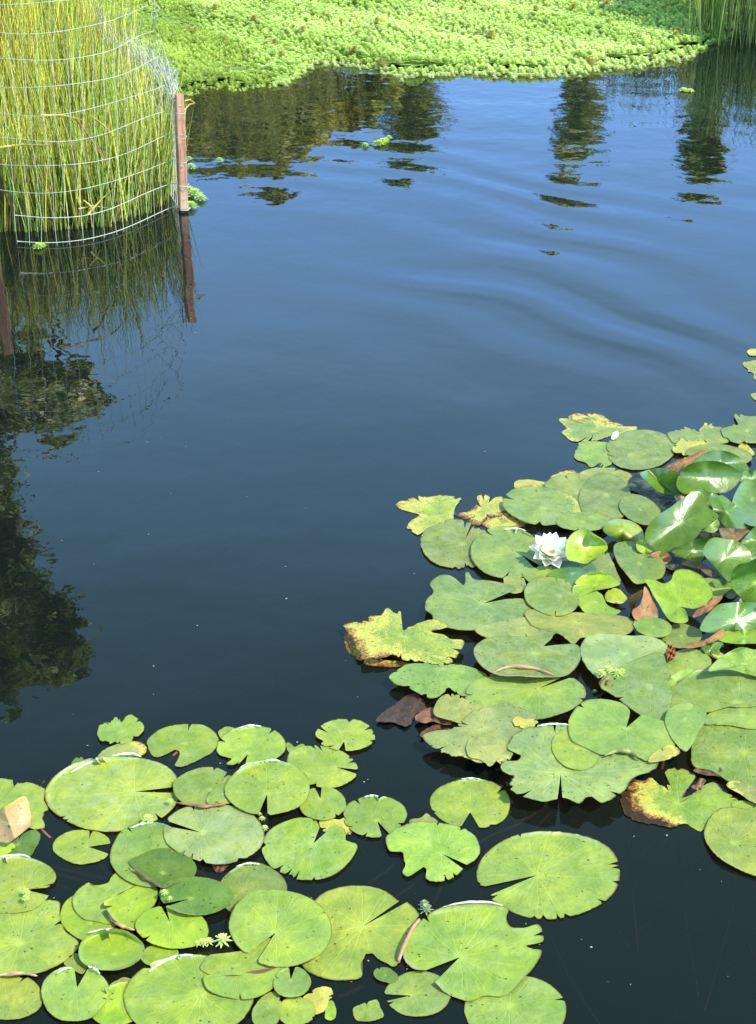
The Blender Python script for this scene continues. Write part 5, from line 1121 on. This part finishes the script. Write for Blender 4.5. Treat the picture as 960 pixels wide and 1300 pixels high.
conifer('slender dark tree whose reflection is second from the left below the weed mats', [(520,95,34),(522,120,34),(525,145,34),(520,170,27),(512,192,20),(516,212,9),(520,225,4)], 28, 5)
conifer('slender dark tree mirrored right of the pond centre', [(735,95,22),(736,120,24),(738,145,28),(735,168,30),(728,186,22),(722,204,12),(715,222,8)], 28, 6, EG)
conifer('slender dark tree mirrored near the right edge of the pond', [(893,110,18),(895,140,20),(894,165,24),(890,188,28),(893,210,26),(888,230,14)], 29, 7)
conifer('slender dark tree mirrored at the right side of the olive reeds', [(360,120,28),(352,160,26),(355,190,24),(352,212,20),(350,232,12)], 26, 8)
conifer('slender dark tree mirrored just left of its twin beside the stake', [(300,130,30),(310,165,28),(318,195,18),(322,215,9)], 27, 9, EG)

br = [(4.55, 9.3, 3.0, .24), (4.35, 9.75, 3.0, .22), (4.18, 10.15, 3.0, .22), (4.04, 10.6, 3.0, .22), (3.92, 11.05, 3.0, .24), (3.8, 11.5, 3.05, .26), (3.7, 12.0, 3.05, .28)]
tree('overhanging_tree', 'bank tree whose bough throws the dark band of shadow across the weed mat', br, 0.05, 16000, DG, (6.4, 9.6), 0.12, 21)
OL = [(0.75, 0.68, 0.14), (0.9, 0.78, 0.2), (0.36, 0.38, 0.10), (0.80, 0.68, 0.24), (0.22, 0.24, 0.07)]
sh1 = mb_blobs([(225,160,36),(255,140,40),(285,170,42),(262,190,24),(310,185,34),(300,215,16),(335,150,42),(345,200,24),(375,150,36),(330,120,40),(378,185,18)], 14.6, 0.1)
tree('willow_shrub', 'olive bushy shrub on the far bank mirrored right of the wooden stake', sh1, 0.05, 15000, OL, (-1.6, 14.6), 0.06, 31, cat='shrub')
sh2 = mb_blobs([(395,140,30),(410,120,34),(430,140,26),(450,125,30),(475,118,28),(440,158,16),(405,165,16),(470,148,14)], 15.0, 0.1)
tree('willow_shrub', 'lower olive shrub mirrored between the bushy shrub and the first slender tree', sh2, 0.05, 9000, OL, (-0.45, 15.0), 0.05, 32, cat='shrub')

def debris():
    V = []; F = []; C = []
    for k in range(170):
        u = rng.uniform(20, 950); v = rng.uniform(150, 1280) if k % 3 else rng.uniform(880, 1290)
        p = Vector(at(u, v, 0.0016)); r = rng.uniform(0.0008, 0.0026); a0 = rng.random() * 6; el_ = rng.uniform(.3, 1); i0 = len(V)
        cl = rng.choice([(0.5, 0.45, 0.25), (0.25, 0.16, 0.08), (0.6, 0.62, 0.4), (0.35, 0.4, 0.12)])
        for q in range(6):
            a = q * 1.047; x_, y_ = math.cos(a) * r, math.sin(a) * r * el_
            V.append((p.x + x_ * math.cos(a0) - y_ * math.sin(a0), p.y + x_ * math.sin(a0) + y_ * math.cos(a0), p.z)); C.append(cl)
        F.append(tuple(range(i0, i0 + 6)))
    o = mesh_obj('floating_specks', V, F, REED, attrs={'tint': C}, smooth=False); tag(o, 'tiny seeds and specks of litter floating on the open water', 'litter', kind='stuff')
debris()
